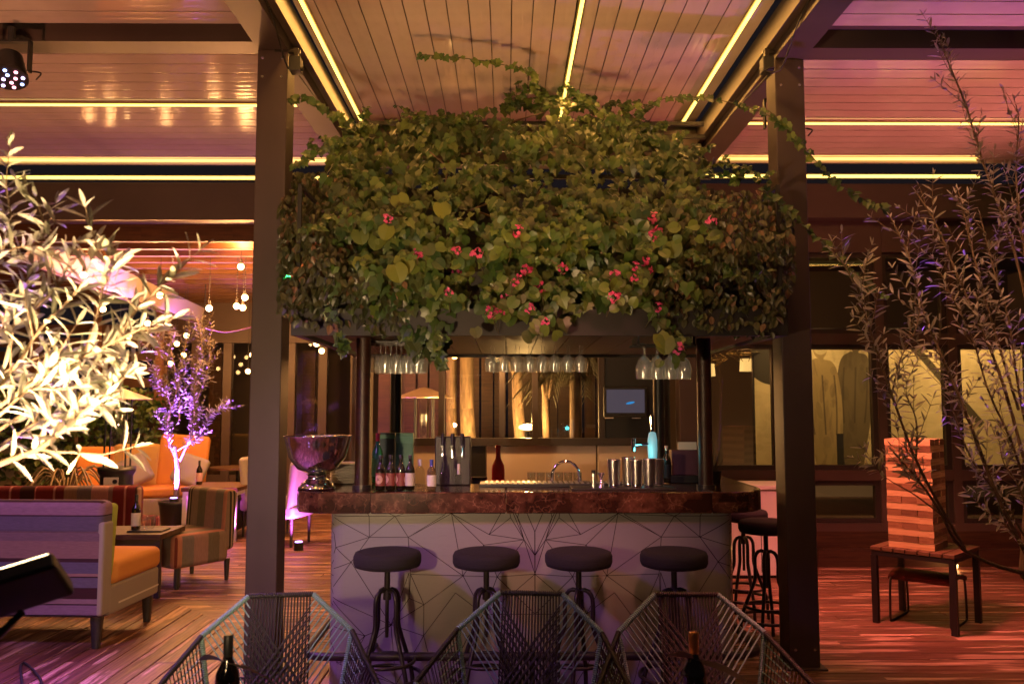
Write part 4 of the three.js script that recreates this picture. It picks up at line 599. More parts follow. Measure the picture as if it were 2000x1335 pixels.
// ---------------------------------------------------------------- low table, block tower and stool
{
  const cx = 3.17, cd = 6.465, ang = -0.785, t = thing('slatted_table', 'low slatted wood table with dark metal legs under the block tower', 'table', [cx, 0, -cd], ang), h = 0.565, w = 0.60, d = 0.58;
  for (let i = 0; i < 7; i++) { const g = rbox(w / 7 - 0.008, 0.028, d, 0.003, -w / 2 + (i + 0.5) * w / 7, h - 0.014, 0); part(t, 'top_slat', metric(g, 'z', rr(0, 3), rr(0, 3)), M.wood); }
  part(t, 'frame', [box(w - 0.02, 0.035, 0.03, 0, h - 0.047, d / 2 - 0.02), box(w - 0.02, 0.035, 0.03, 0, h - 0.047, -d / 2 + 0.02), box(0.03, 0.035, d - 0.08, w / 2 - 0.025, h - 0.047, 0), box(0.03, 0.035, d - 0.08, -w / 2 + 0.025, h - 0.047, 0)], M.iron);
  for (const x of [-1, 1]) for (const z of [-1, 1]) part(t, 'leg', box(0.042, h - 0.064, 0.042, x * (w / 2 - 0.025), (h - 0.064) / 2, z * (d / 2 - 0.025)), M.iron);
  const j = thing('block_tower', 'tall stacking tower of pale wooden blocks on the slatted table', 'tower', [cx - 0.06, h, -cd + 0.02], ang + 0.03), B = 0.108, H = 0.0475, Lb = B * 3, gs = [0, 1, 2].map(() => { const g = new THREE.BoxGeometry(Lb, H - 0.0022, B - 0.004); return g; });
  const ends = [[0.36, 0.27, 0.22], [0.26, 0.19, 0.15], [0.44, 0.34, 0.28]].map((c) => mat(c, 0.8, { map: T.pale })), uvs = (g) => { const u = g.attributes.uv, o = rr(0, 2); for (let i = 0; i < u.count; i++) u.setXY(i, u.getX(i) * 0.32 + o, u.getY(i) * 0.06 + o * 0.7); }; gs.forEach(uvs);
  for (let r = 0; r < 17; r++) for (let i = 0; i < 3; i++) { const e = ends[(rnd() * 3) | 0], f = M.pale[(rnd() * 4) | 0], o = part(j, 'block', gs[(rnd() * 3) | 0], [e, e, f, f, f, f]); const along = r % 2 === 0; o.position.set(along ? rr(-0.004, 0.004) : (i - 1) * B, H * (r + 0.5), along ? (i - 1) * B : rr(-0.004, 0.004)); o.rotation.y = (along ? 0 : Math.PI / 2) + rr(-0.012, 0.012); }
  const s = thing('sled_stool', 'red seated stool with bent dark sled legs under the slatted table', 'stool', [cx + 0.02, 0, -cd - 0.02], ang + 0.04);
  s.scale.set(1, 1.12, 1);
  const prof = []; for (let i = 0; i <= 10; i++) { const a = -0.5 + i / 10; prof.push([a * 0.34, 0.30 + 0.035 - 0.14 * a * a * 1.0]); } for (let i = 10; i >= 0; i--) { const a = -0.5 + i / 10; prof.push([a * 0.34, 0.30 + 0.015 - 0.14 * a * a]); }
  const g = extr(prof, 0.46); g.translate(0, 0, -0.23); g.rotateY(Math.PI / 2); part(s, 'seat_shell', metric(g), mat([0.42, 0.06, 0.05], 0.45, { map: T.wood }));
  for (const x of [-0.21, 0.21]) part(s, 'sled_leg', tube([[x, 0.315, 0.0], [x, 0.305, 0.13], [x, 0.26, 0.185], [x, 0.05, 0.205], [x, 0.01, 0.17], [x, 0.01, -0.17], [x, 0.05, -0.205], [x, 0.26, -0.185], [x, 0.305, -0.13]], 0.009, 60, 7, true, 0.4), M.iron);
  const c = thing('tea_light', 'tiny lit candle lamp on the deck by the slatted table', 'candle', ground(1868, 1112).toArray()); part(c, 'holder', lathe([[0, 0], [0.035, 0], [0.04, 0.05], [0.036, 0.05], [0, 0.01]], 16), M.glass); part(c, 'flame', ball(0.02, 0, 0.035, 0, 8), G.up); bulbLight(c.position.clone().add(V(0, 0.035, 0)), AMBER, 0.12);
}
// ---------------------------------------------------------------- corded lounge chairs and the bottles in front
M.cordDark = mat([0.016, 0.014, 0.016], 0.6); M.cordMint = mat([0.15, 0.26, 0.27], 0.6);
function ropeChair(label, pos, ry, wingL, wingR, arm) {
  const t = thing('rope_chair', label, 'chair', pos, ry, 'corded lounge chairs in front of the bar');
  const W = (x, y, z) => V(x, y, z), tb = [0.135, 0.80, -0.30], sh = [0.305, 0.665, -0.20], ar = [0.42, 0.53, 0.10], fr = [0.30, 0.38, 0.30], lo = [0.24, 0.30, -0.12], wrap = (a, b, r, n) => { const l = [rod(a, b, r * 0.8, r * 0.8, 8)]; const k = Math.round(a.distanceTo(b) / 0.0085), d = b.clone().sub(a).normalize(), q = new THREE.Quaternion().setFromUnitVectors(V(0, 0, 1), d); for (let i = 0; i < k; i++) { const g = new THREE.TorusGeometry(r * 0.75, r * 0.32, 4, 8); g.applyQuaternion(q); const p = a.clone().lerp(b, (i + 0.5) / k); g.translate(p.x, p.y, p.z); l.push(g); } return merge(l); };
  const p = (v, s) => W(v[0] * s, v[1], v[2]);
  part(t, 'back_rim', wrap(p(tb, -1), p(tb, 1), 0.0125), M.cordDark);
  for (const s of [-1, 1]) {
    const wm = s < 0 ? wingL : wingR;
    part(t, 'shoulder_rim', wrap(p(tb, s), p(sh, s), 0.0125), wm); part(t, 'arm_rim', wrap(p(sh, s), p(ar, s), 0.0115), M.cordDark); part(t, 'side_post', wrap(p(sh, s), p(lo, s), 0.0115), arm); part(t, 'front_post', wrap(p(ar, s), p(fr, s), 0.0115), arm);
    part(t, 'leg', taper([p(fr, s), W(0.27 * s, 0.0, 0.26)], 0.011, 0.010, 8), M.iron); part(t, 'leg', taper([p(lo, s), W(0.25 * s, 0.0, -0.24)], 0.011, 0.010, 8), M.iron);
    part(t, 'seat_rail', rod(p(lo, s), p(fr, s), 0.011, 0.011, 8), M.iron);
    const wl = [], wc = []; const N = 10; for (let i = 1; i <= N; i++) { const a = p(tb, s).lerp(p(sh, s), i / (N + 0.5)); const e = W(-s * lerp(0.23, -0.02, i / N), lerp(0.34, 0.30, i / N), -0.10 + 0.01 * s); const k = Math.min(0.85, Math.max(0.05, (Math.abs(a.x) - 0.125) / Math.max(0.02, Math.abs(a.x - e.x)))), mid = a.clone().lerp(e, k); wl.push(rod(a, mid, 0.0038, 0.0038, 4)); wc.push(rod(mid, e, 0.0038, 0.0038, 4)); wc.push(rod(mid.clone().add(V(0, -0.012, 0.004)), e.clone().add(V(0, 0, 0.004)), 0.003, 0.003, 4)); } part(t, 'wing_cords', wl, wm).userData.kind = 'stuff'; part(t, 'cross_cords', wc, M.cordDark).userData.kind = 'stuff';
    const al = []; for (let i = 1; i <= 14; i++) { const a = p(sh, s).lerp(p(ar, s), i / 15), e = p(lo, s).lerp(p(fr, s), i / 15); al.push(rod(a, e, 0.003, 0.003, 4)); } part(t, 'arm_cords', al, M.cordDark).userData.kind = 'stuff';
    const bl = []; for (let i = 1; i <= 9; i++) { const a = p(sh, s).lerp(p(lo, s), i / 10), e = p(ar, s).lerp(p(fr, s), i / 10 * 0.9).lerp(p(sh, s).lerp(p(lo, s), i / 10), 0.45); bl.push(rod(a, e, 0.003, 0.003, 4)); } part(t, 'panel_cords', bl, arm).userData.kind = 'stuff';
  }
  const bc = []; for (let i = 0; i < 20; i++) { const u = (i + 0.5) / 20 * 2 - 1, a = W(u * 0.128, 0.798, -0.302), m = W(u * 0.135, 0.40, -0.16), e = W(u * 0.19, 0.36, 0.29); bc.push(rod(a, m, 0.0036, 0.0036, 4), rod(m, e, 0.0036, 0.0036, 4)); } part(t, 'back_cords', bc, M.cordDark).userData.kind = 'stuff';
  part(t, 'front_rail', [rod(p(fr, -1), p(fr, 1), 0.011, 0.011, 8), rod(p(lo, -1), p(lo, 1), 0.011, 0.011, 8)], M.iron); return t;
}
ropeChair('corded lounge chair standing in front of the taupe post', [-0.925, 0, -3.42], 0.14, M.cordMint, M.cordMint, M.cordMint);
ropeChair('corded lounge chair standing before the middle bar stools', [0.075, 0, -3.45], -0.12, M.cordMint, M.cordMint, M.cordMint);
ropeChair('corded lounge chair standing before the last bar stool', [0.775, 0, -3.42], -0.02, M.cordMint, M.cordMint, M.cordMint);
for (const [px, cap, w, D] of [[446, M.black, 'black capsule and paper neck tag', 2.72], [1355, mat([0.6, 0.25, 0.08], 0.3, { metalness: 0.7 }), 'copper capsule and paper neck tag', 2.72]]) {
  const top = at(px, px < 1000 ? 1240 : 1234, D), H = 0.31, y = top.y - H;
  const tb = thing('low_table', 'round low table in front of the corded chairs, under the bottle with ' + w.split(' ')[0] + ' capsule', 'table', [top.x, 0, top.z + 0.12], 0, 'low tables'); part(tb, 'table_top', cyl(0.3, 0.3, 0.03, 0, y - 0.016, 0, 36), M.darkWood); part(tb, 'stem', cyl(0.025, 0.025, y - 0.03, 0, (y - 0.03) / 2, 0, 12), M.iron); part(tb, 'foot', cyl(0.2, 0.21, 0.02, 0, 0.01, 0, 24), M.iron);
  const b = bottle('wine_bottle', 'dark wine bottle with ' + w + ' standing before a corded chair', V(top.x, y, top.z), H, 0.038, M.bottle, cap, M.paper, null, 0.07);
  b.rotation.y = 0; const tag = []; const pm = M.paper;
  const tg = (x0, x1, y0, y1, hw) => { const g = new THREE.PlaneGeometry(1, 1, 8, 1), q = g.attributes.position; for (let i = 0; i < q.count; i++) { const u = q.getX(i) + 0.5, v = q.getY(i); q.setXYZ(i, lerp(x0, x1, u), lerp(y0, y1, u) + 0.012 * Math.sin(u * Math.PI) + v * 0.034 * Math.sin(Math.PI * (0.12 + 0.8 * u)), v * hw * 2 * Math.sin(Math.PI * (0.12 + 0.8 * u)) + 0.01); } g.computeVertexNormals(); return g; };
  part(b, 'neck_tag', tg(0.005, 0.16, H - 0.085, H - 0.15, 0.03), pm); part(b, 'neck_tag', tg(-0.005, -0.085, H - 0.08, H - 0.072, 0.03), px < 1000 ? lab([0.25, 0.25, 0.45]) : mat([0.42, 0.28, 0.32], 0.6));
  const g = thing('wine_glass', 'clear stemmed wine glass on the low table by the ' + (px < 1000 ? 'black' : 'copper') + ' capped bottle', 'glass', [top.x + (px < 1000 ? -0.1 : 0.085), y + 0.001, top.z + 0.08], 0, 'wine glasses on the low tables'); part(g, 'bowl_and_stem', lathe([[0, 0.002], [0.033, 0.003], [0.005, 0.008], [0.004, 0.07], [0.02, 0.085], [0.04, 0.11], [0.042, 0.13], [0.034, px < 1000 ? 0.15 : 0.18]], 22), M.glass);
}
console.log('furniture done');

// ---------------------------------------------------------------- plants
function leafGeo(outline, fold, curl) { // outline: right half [[x, y] ...] from base to tip; leaf grows along +y, faces +z
  const pos = [], uv = []; const P = (x, y) => [x, y, Math.abs(x) * fold - curl * y * y];
  for (const s of [-1, 1]) for (let i = 0; i + 1 < outline.length; i++) {
    const a = outline[i], b = outline[i + 1]; const A = P(0, a[1]), B = P(0, b[1]), C = P(s * a[0], a[2] ?? a[1]), E = P(s * b[0], b[2] ?? b[1]);
    const tri = s > 0 ? [A, C, E, A, E, B] : [A, E, C, A, B, E]; for (const v of tri) { pos.push(...v); uv.push(v[0] + 0.5, v[1]); }
  }
  const g = new THREE.BufferGeometry(); g.setAttribute('position', new THREE.Float32BufferAttribute(pos, 3)); g.setAttribute('uv', new THREE.Float32BufferAttribute(uv, 2)); g.computeVertexNormals(); return g;
}
const IVY = leafGeo([[0.02, 0.08], [0.30, 0.10, -0.06], [0.50, 0.2, 0.14], [0.40, 0.36], [0.47, 0.5, 0.56], [0.24, 0.66], [0.12, 0.85], [0, 1.0]], 0.22, 0.22);
const ROUND = leafGeo([[0.03, 0.05], [0.30, 0.06, -0.04], [0.5, 0.25], [0.52, 0.45], [0.42, 0.7], [0.22, 0.88], [0, 0.95]], 0.18, 0.15);
const SMALL = leafGeo([[0.02, 0.0], [0.22, 0.15], [0.34, 0.42], [0.22, 0.75], [0, 1.0]], 0.25, 0.2);
const OLIVE = leafGeo([[0.015, 0.0], [0.072, 0.18], [0.112, 0.45], [0.09, 0.74], [0.036, 0.93], [0, 1.0]], 0.3, 0.12);
const leafMat = (c, tr = 0.3, ro = 0.55) => mat(c, ro, { transmission: tr, thickness: 0, side: THREE.DoubleSide });
const X1 = V(0, 0, 0), Y1 = V(0, 0, 0), Z1 = V(0, 0, 0);
function leafM(pos, tip, nor, s) { Y1.copy(tip).normalize(); X1.crossVectors(Y1, nor).normalize(); Z1.crossVectors(X1, Y1); const m = new THREE.Matrix4().makeBasis(X1.clone().multiplyScalar(s), Y1.clone().multiplyScalar(s), Z1.clone().multiplyScalar(s)); m.setPosition(pos); return m; }
function foliage(parent, geo, tints, list, nParts, tr = 0.3, ro = 0.4, name = 'leaf') { // list of {m, f} ; f: how far forward (smaller is more visible)
  list.sort((a, b) => a.f - b.f); const mats = tints.map((c) => leafMat(c, tr, ro));
  list.slice(0, nParts).forEach((l) => { const o = part(parent, name, geo, mats[(rnd() * mats.length) | 0]); o.applyMatrix4(l.m); });
  const rest = list.slice(nParts); if (!rest.length) return;
  const im = new THREE.InstancedMesh(geo, leafMat([1, 1, 1], tr, ro), rest.length); im.name = 'leaves'; im.userData.kind = 'stuff'; const c = new THREE.Color();
  rest.forEach((l, i) => { im.setMatrixAt(i, l.m); const t = tints[(rnd() * tints.length) | 0], k = rr(0.75, 1.25); c.setRGB(t[0] * k, t[1] * k, t[2] * k); im.setColorAt(i, c); }); parent.add(im);
}
const ip = (tab, x) => { for (let i = 0; i + 1 < tab.length; i++) if (x <= tab[i + 1][0]) return lerp(tab[i][1], tab[i + 1][1], (x - tab[i][0]) / (tab[i + 1][0] - tab[i][0])); return tab[tab.length - 1][1]; };
const topY = [[545, 400], [560, 335], [600, 305], [650, 265], [700, 242], [760, 230], [850, 226], [950, 208], [1030, 190], [1100, 178], [1180, 200], [1240, 224], [1290, 255], [1340, 285], [1400, 315], [1460, 335], [1510, 370], [1548, 430]];
const botY = [[545, 600], [590, 628], [650, 635], [700, 625], [730, 645], [780, 640], [815, 685], [870, 690], [890, 600], [940, 585], [970, 615], [1010, 628], [1100, 635], [1150, 590], [1200, 590], [1260, 605], [1300, 650], [1340, 630], [1400, 645], [1510, 650], [1548, 540]];
const surfD = (px, py) => Math.min(py > 560 ? 4.83 : 9, surfD0(px, py));
const surfD0 = (px, py) => 4.80 + Math.max(0, 440 - py) / 240 * 1.55 + 0.75 * (fbm(px / 2000, py / 1335, 26, 20, 3) - 0.5) + Math.max(0, (py - 600) / 90) * 0.03;
const GREENS = [[0.046, 0.094, 0.018], [0.066, 0.120, 0.022], [0.026, 0.062, 0.014], [0.105, 0.150, 0.028], [0.058, 0.080, 0.024]];
function canopyLeaves(n, x0, x1, keep, sMin, sMax, back) {
  const out = []; let guard = 0;
  while (out.length < n && guard++ < n * 20) {
    const px = rr(x0, x1), a = ip(topY, px), b = ip(botY, px), py = rr(a, b); if (!keep(px, py)) continue;
    const j = rnd() ** 1.6 * back, D = surfD(px, py) + j, p = at(px, py, D), up = py < 430 ? 0.9 : 0.45;
    const nor = V(rr(-0.7, 0.7), up + rr(-0.35, 0.5), 0.8 + rr(-0.2, 0.3)).normalize(), tip = V(rr(-0.8, 0.8), -1 + rr(-0.2, 0.5), rr(0.0, 0.5));
    out.push({ m: leafM(p, tip, nor, rr(sMin, sMax)), f: j + rr(0, 0.03) });
  } return out;
}
{
  const hole = (px, py) => Math.hypot((px - 915) / 55, (py - 525) / 42) > 1 || rnd() < 0.12;
  const hollow = (px, py) => fbm(px / 2000, py / 1335, 30, 30, 2) > 0.41 || rnd() < 0.22;
  const v = thing('climbing_vine', 'big lobed leaf vine piled over the bar canopy up to the roof', 'vine', [0, 2.2, -5.3]);
  const shift = (l) => { l.forEach((q) => { q.m.elements[13] -= 2.2; q.m.elements[14] += 5.3; }); return l; };
  const main = canopyLeaves(4300, 640, 1370, (x, y) => hole(x, y) && hollow(x, y) && (y < 560 || rnd() < 0.7 || (x > 780 && x < 880)) && (x > 720 || y < 560 || rnd() < 0.3) && (x < 1290 || y < 420 || rnd() < 0.25), 0.038, 0.10, 0.42);
  // trailing runners
  const runs = [[[815, 106, 5.2], [870, 110, 5.2], [940, 118, 5.25], [990, 128, 5.3], [1035, 140, 5.4], [1045, 175, 5.6]], [[562, 192, 5.0], [600, 195, 5.0], [640, 215, 5.1], [680, 240, 5.3]], [[570, 325, 4.9], [610, 300, 4.9], [650, 275, 5.0], [690, 270, 5.1]], [[1240, 215, 5.4], [1310, 190, 5.3], [1400, 195, 5.2], [1480, 215, 5.1], [1530, 245, 5.05], [1560, 280, 5.05]], [[1100, 165, 5.5], [1150, 195, 5.5], [1185, 230, 5.4], [1230, 235, 5.3]], [[1500, 215, 5.05], [1545, 250, 5.05], [1590, 310, 5.05], [1640, 360, 5.1], [1700, 395, 5.2], [1735, 408, 5.3]], [[1490, 375, 4.85], [1540, 410, 4.85], [1585, 450, 4.9], [1625, 490, 4.95], [1680, 540, 5.0], [1730, 575, 5.0]], [[660, 640, 4.86], [668, 670, 4.86], [672, 685, 4.86]], [[1310, 640, 4.84], [1322, 670, 4.84], [1326, 690, 4.84]], [[850, 640, 4.78], [858, 690, 4.78], [860, 715, 4.78]]];
  for (const r of runs) { const pts = curvePts(r.map((q) => at(...q)), 26).map((q) => q.sub(V(0, 2.2, -5.3))); part(v, 'runner', tube(pts, 0.0032, 40, 4), mat([0.06, 0.05, 0.02], 0.7)); for (let i = 1; i < pts.length; i++) for (let k = 0; k < 2; k++) { if (rnd() < 0.3) continue; main.push({ m: (() => { const m = leafM(pts[i].clone(), V(rr(-1, 1), rr(-1, 0.2), rr(0, 0.5)), V(rr(-0.5, 0.5), rr(0, 0.6), 1), rr(0.035, 0.062)); m.elements[13] += 2.2; m.elements[14] -= 5.3; return m; })(), f: rr(0, 0.3) }); } }
  for (let i = 0; i < 95; i++) { // sprigs that stand out of the mass
    const edge = i < 55, px = rr(590, 1500), py = edge ? ip(topY, px) + rr(-4, 26) : rr(ip(topY, px) + 40, 560), p0 = at(px, py, surfD(px, py) - (edge ? 0 : 0.02)), d = edge ? V(rr(-0.9, 0.9), rr(0.3, 1), rr(-0.1, 0.6)).normalize() : V(rr(-0.8, 0.8), rr(-0.3, 0.5), 1).normalize(), L = rr(0.1, 0.24);
    const pts = [0, 1, 2, 3, 4, 5].map((k) => p0.clone().addScaledVector(d, L * k / 5).add(V(0, -0.06 * (k / 5) ** 2, 0))); part(v, 'runner', tube(pts.map((q) => q.clone().sub(V(0, 2.2, -5.3))), 0.0024, 10, 4), M.frond);
    pts.forEach((q, k) => { for (let n = 0; n < 2; n++) main.push({ m: leafM(q.clone(), V(rr(-1, 1), rr(-1, 0.4), rr(-0.2, 0.6)), V(rr(-0.6, 0.6), rr(0.1, 0.9), 0.8), rr(0.04, 0.075) * (1 - k * 0.09)), f: rr(0, 0.2) }); });
  }
  foliage(v, IVY, GREENS, shift(main), 300);
  // yellow-green big leaves
  const yl = [[775, 380], [805, 392], [700, 447], [785, 497], [745, 455], [705, 500], [760, 440], [860, 395], [1310, 470], [1285, 650], [1300, 655], [770, 515]].map(([px, py]) => ({ m: leafM(at(px, py, surfD(px, py) - 0.07).sub(V(0, 2.2, -5.3)), V(rr(-0.6, 0.6), -1, 0.2), V(rr(-0.3, 0.3), 0.3, 1), rr(0.09, 0.13)), f: 0 })); foliage(v, ROUND, [[0.16, 0.19, 0.02], [0.12, 0.16, 0.025]], yl, 50, 0.4, 0.5);
  part(v, 'woody_stems', Array.from({ length: 40 }, () => { const px = rr(640, 1350), py = rr(ip(topY, px) + 40, 540); const a = at(px, py, surfD(px, py) + 0.25), b = a.clone().add(V(rr(-0.4, 0.4), rr(-0.35, 0.1), rr(-0.1, 0.2))); return rod(a.sub(V(0, 2.2, -5.3)), b.sub(V(0, 2.2, -5.3)), 0.008, 0.004, 5); }), M.bark);
  // two small-leaved shrubs at the canopy ends
  const sh = (x0, x1, keep, label, n) => { const t = thing('planter_shrub', label, 'shrub', [0, 2.2, -5.3]); const l = shift(canopyLeaves(n, x0, x1, keep, 0.032, 0.062, 0.36)); const dry = l.splice(0, l.length / 9 | 0); foliage(t, SMALL, [[0.045, 0.052, 0.014], [0.035, 0.045, 0.014], [0.06, 0.058, 0.02]], l, 240); foliage(t, SMALL, [[0.16, 0.085, 0.04], [0.2, 0.11, 0.06]], dry, 60); part(t, 'stems', Array.from({ length: 30 }, () => { const px = rr(x0 + 20, x1 - 20), py = rr(430, 600), a = at(px, py, 5.05).sub(V(0, 2.2, -5.3)); return rod(a, a.clone().add(V(rr(-0.15, 0.15), rr(-0.2, -0.05), rr(-0.1, 0.1))), 0.006, 0.004, 4); }), M.bark); };
  sh(548, 790, (x, y) => y > 335 && (x < 700 || y > 540) && y < 655, 'small leaved shrub spilling over the canopy end by the silver bowl', 2100); sh(1265, 1548, (x, y) => y > 370 && y < 655 && (x > 1300 || y > 450), 'small leaved shrub with dry leaves at the canopy end by the side stools', 2300);
  // flowering geraniums
  const petal = leafGeo([[0.03, 0.0], [0.3, 0.4], [0.34, 0.75], [0, 1.0]], 0.2, 0.1), flower = (() => { const l = []; for (let i = 0; i < 5; i++) { const a = i * 1.2566; const g = petal.clone(); g.applyMatrix4(leafM(V(0, 0, 0), V(Math.cos(a), Math.sin(a), 0.25), V(0, 0, 1), 1)); l.push(g); } return merge(l); })();
  const clusters = [0, 1, 2, 3].map(() => { const l = []; for (let i = 0; i < 15; i++) { const d = V(rr(-1, 1), rr(-1, 1), rr(-0.2, 1)).normalize(), g = flower.clone(); g.applyMatrix4(leafM(d.clone().multiplyScalar(0.030).add(V(0, rr(-0.012, 0.012), 0)), V(rr(-1, 1), rr(-1, 1), rr(-1, 1)), d, rr(0.011, 0.016))); l.push(g); } return merge(l); });
  const PK = [leafMat([0.60, 0.06, 0.24], 0.3), leafMat([0.68, 0.10, 0.32], 0.3), leafMat([0.50, 0.04, 0.20], 0.3)];
  const pl = [['geranium with a few pink blooms beside the yellow leaves', [[755, 427], [815, 495], [890, 490], [893, 535], [878, 572]]], ['geranium with pink blooms above the dark planter gap', [[930, 497], [1010, 452], [1002, 468], [1030, 525], [1005, 552]]], ['geranium hanging over the front beam with many pink blooms', [[1055, 560], [990, 580], [1035, 602], [960, 608], [975, 612], [1065, 630], [1020, 535]]], ['geranium with a pink cluster beside the pale round leaves', [[1100, 525], [1200, 540], [1240, 520], [1265, 508], [1262, 525], [1238, 545], [1200, 577]]], ['geranium with tall double pink bloom near the end shrub', [[1276, 424], [1285, 450], [1275, 460], [1390, 432], [1285, 600], [1325, 680]]]];
  for (const [label, spots] of pl) {
    const c0 = at(spots[0][0], 520, 4.95), t = thing('geranium', label, 'geranium', c0, 0, 'pink geraniums in the canopy planters'), ll = [];
    spots.forEach(([px, py]) => { const p = at(px, py, surfD(px, py) - 0.12).sub(c0); const q = part(t, 'bloom', clusters[(rnd() * 4) | 0], PK[(rnd() * 3) | 0]); q.position.copy(p); q.rotation.z = rr(0, 6); q.scale.setScalar(rr(0.65, 1.0)); part(t, 'stalk', rod(p, p.clone().add(V(rr(-0.05, 0.05), -0.1, -0.14)), 0.003, 0.003, 4), M.frond); for (let i = 0; i < 7; i++) ll.push({ m: leafM(p.clone().add(V(rr(-0.1, 0.1), rr(-0.1, 0.06), rr(-0.08, 0))), V(rr(-1, 1), rr(-1, 0.4), 0.2), V(rr(-0.4, 0.4), rr(0, 0.6), 1), rr(0.05, 0.08)), f: rnd() }); });
    foliage(t, ROUND, GREENS, ll, 60);
  }
}
// olive trees
function oliveLeaves(list, pts, spacing, s0, s1, from = 0.15) {
  const cv = new THREE.CatmullRomCurve3(pts), L = cv.getLength(), n = Math.max(2, L / spacing | 0); let ph = rr(0, 6);
  for (let i = (n * from) | 0; i <= n; i++) {
    const u = i / n, p = cv.getPointAt(u), d = cv.getTangentAt(u), o = V(rr(-1, 1), rr(-1, 1), rr(-1, 1)).cross(d).normalize(), b = d.clone().cross(o); ph += Math.PI / 2 + rr(-0.3, 0.3);
    for (const k of [0, Math.PI]) { if (rnd() < 0.14 + 0.22 * Math.sin(ph * 0.37)) continue; const r = o.clone().multiplyScalar(Math.cos(ph + k)).addScaledVector(b, Math.sin(ph + k)), tip = d.clone().multiplyScalar(rr(0.5, 1.1)).add(r).add(V(0, -0.1, 0)), nor = d.clone().multiplyScalar(1).addScaledVector(r, -0.6).add(V(rr(-0.3, 0.3), rr(-0.2, 0.5), rr(-0.1, 0.4))); list.push({ m: leafM(p.clone(), tip, nor, rr(s0, s1) * (u > 0.93 ? 0.7 : 1)), f: -p.z * 0 + rnd() }); }
    if (i === n) list.push({ m: leafM(p.clone(), d.clone(), V(rr(-1, 1), rr(-1, 1), 1), s0 * 0.8), f: rnd() });
  }
}
function oliveTree(t, base, branches, sub, spacing, s0, s1, tints, twigLen, r0, nPart) {
  const list = []; const wood = mat([0.40, 0.34, 0.27], 0.8, { map: T.bark });
  for (const [br, thick, leafy] of branches) {
    const pts = curvePts(br.map((q) => at(...q).sub(base)), 14); part(t, 'branch', taper(pts, thick, Math.max(0.0016, thick * 0.3), 6), wood); oliveLeaves(list, pts, spacing, s0, s1, leafy);
    const tw = [], cv = new THREE.CatmullRomCurve3(pts), n = Math.round(cv.getLength() / sub); for (let i = 1; i <= n; i++) { const u = lerp(Math.min(leafy, 0.9), 0.97, (i - 0.5) / n), p = cv.getPointAt(u), d = cv.getTangentAt(u).add(V(rr(-0.9, 0.9), rr(-0.3, 0.8), rr(-0.9, 0.9))).normalize(), L = twigLen * rr(0.5, 1.2); const q = [p, p.clone().addScaledVector(d, L * 0.5), p.clone().addScaledVector(d, L).add(V(rr(-0.02, 0.02), rr(-0.01, 0.04), rr(-0.02, 0.02)))]; tw.push(taper(q, 0.0024, 0.0012, 4)); oliveLeaves(list, q, spacing, s0, s1, 0.1); }
    if (tw.length) { const b = part(t, 'twigs', tw, wood); b.userData.kind = 'stuff'; }
  }
  foliage(t, OLIVE, tints, list, nPart, 0.32, 0.45); return list.length;
}
const pot = (t, r, h, m) => { const p = part(t, 'planter', lathe([[0, 0], [r * 0.78, 0], [r, h - 0.04], [r * 1.05, h - 0.04], [r * 1.05, h], [r * 0.93, h], [r * 0.9, h - 0.05], [0, h - 0.05]], 28), m); part(p, 'soil', cyl(r * 0.9, r * 0.9, 0.01, 0, h - 0.05, 0, 24), M.soil); };
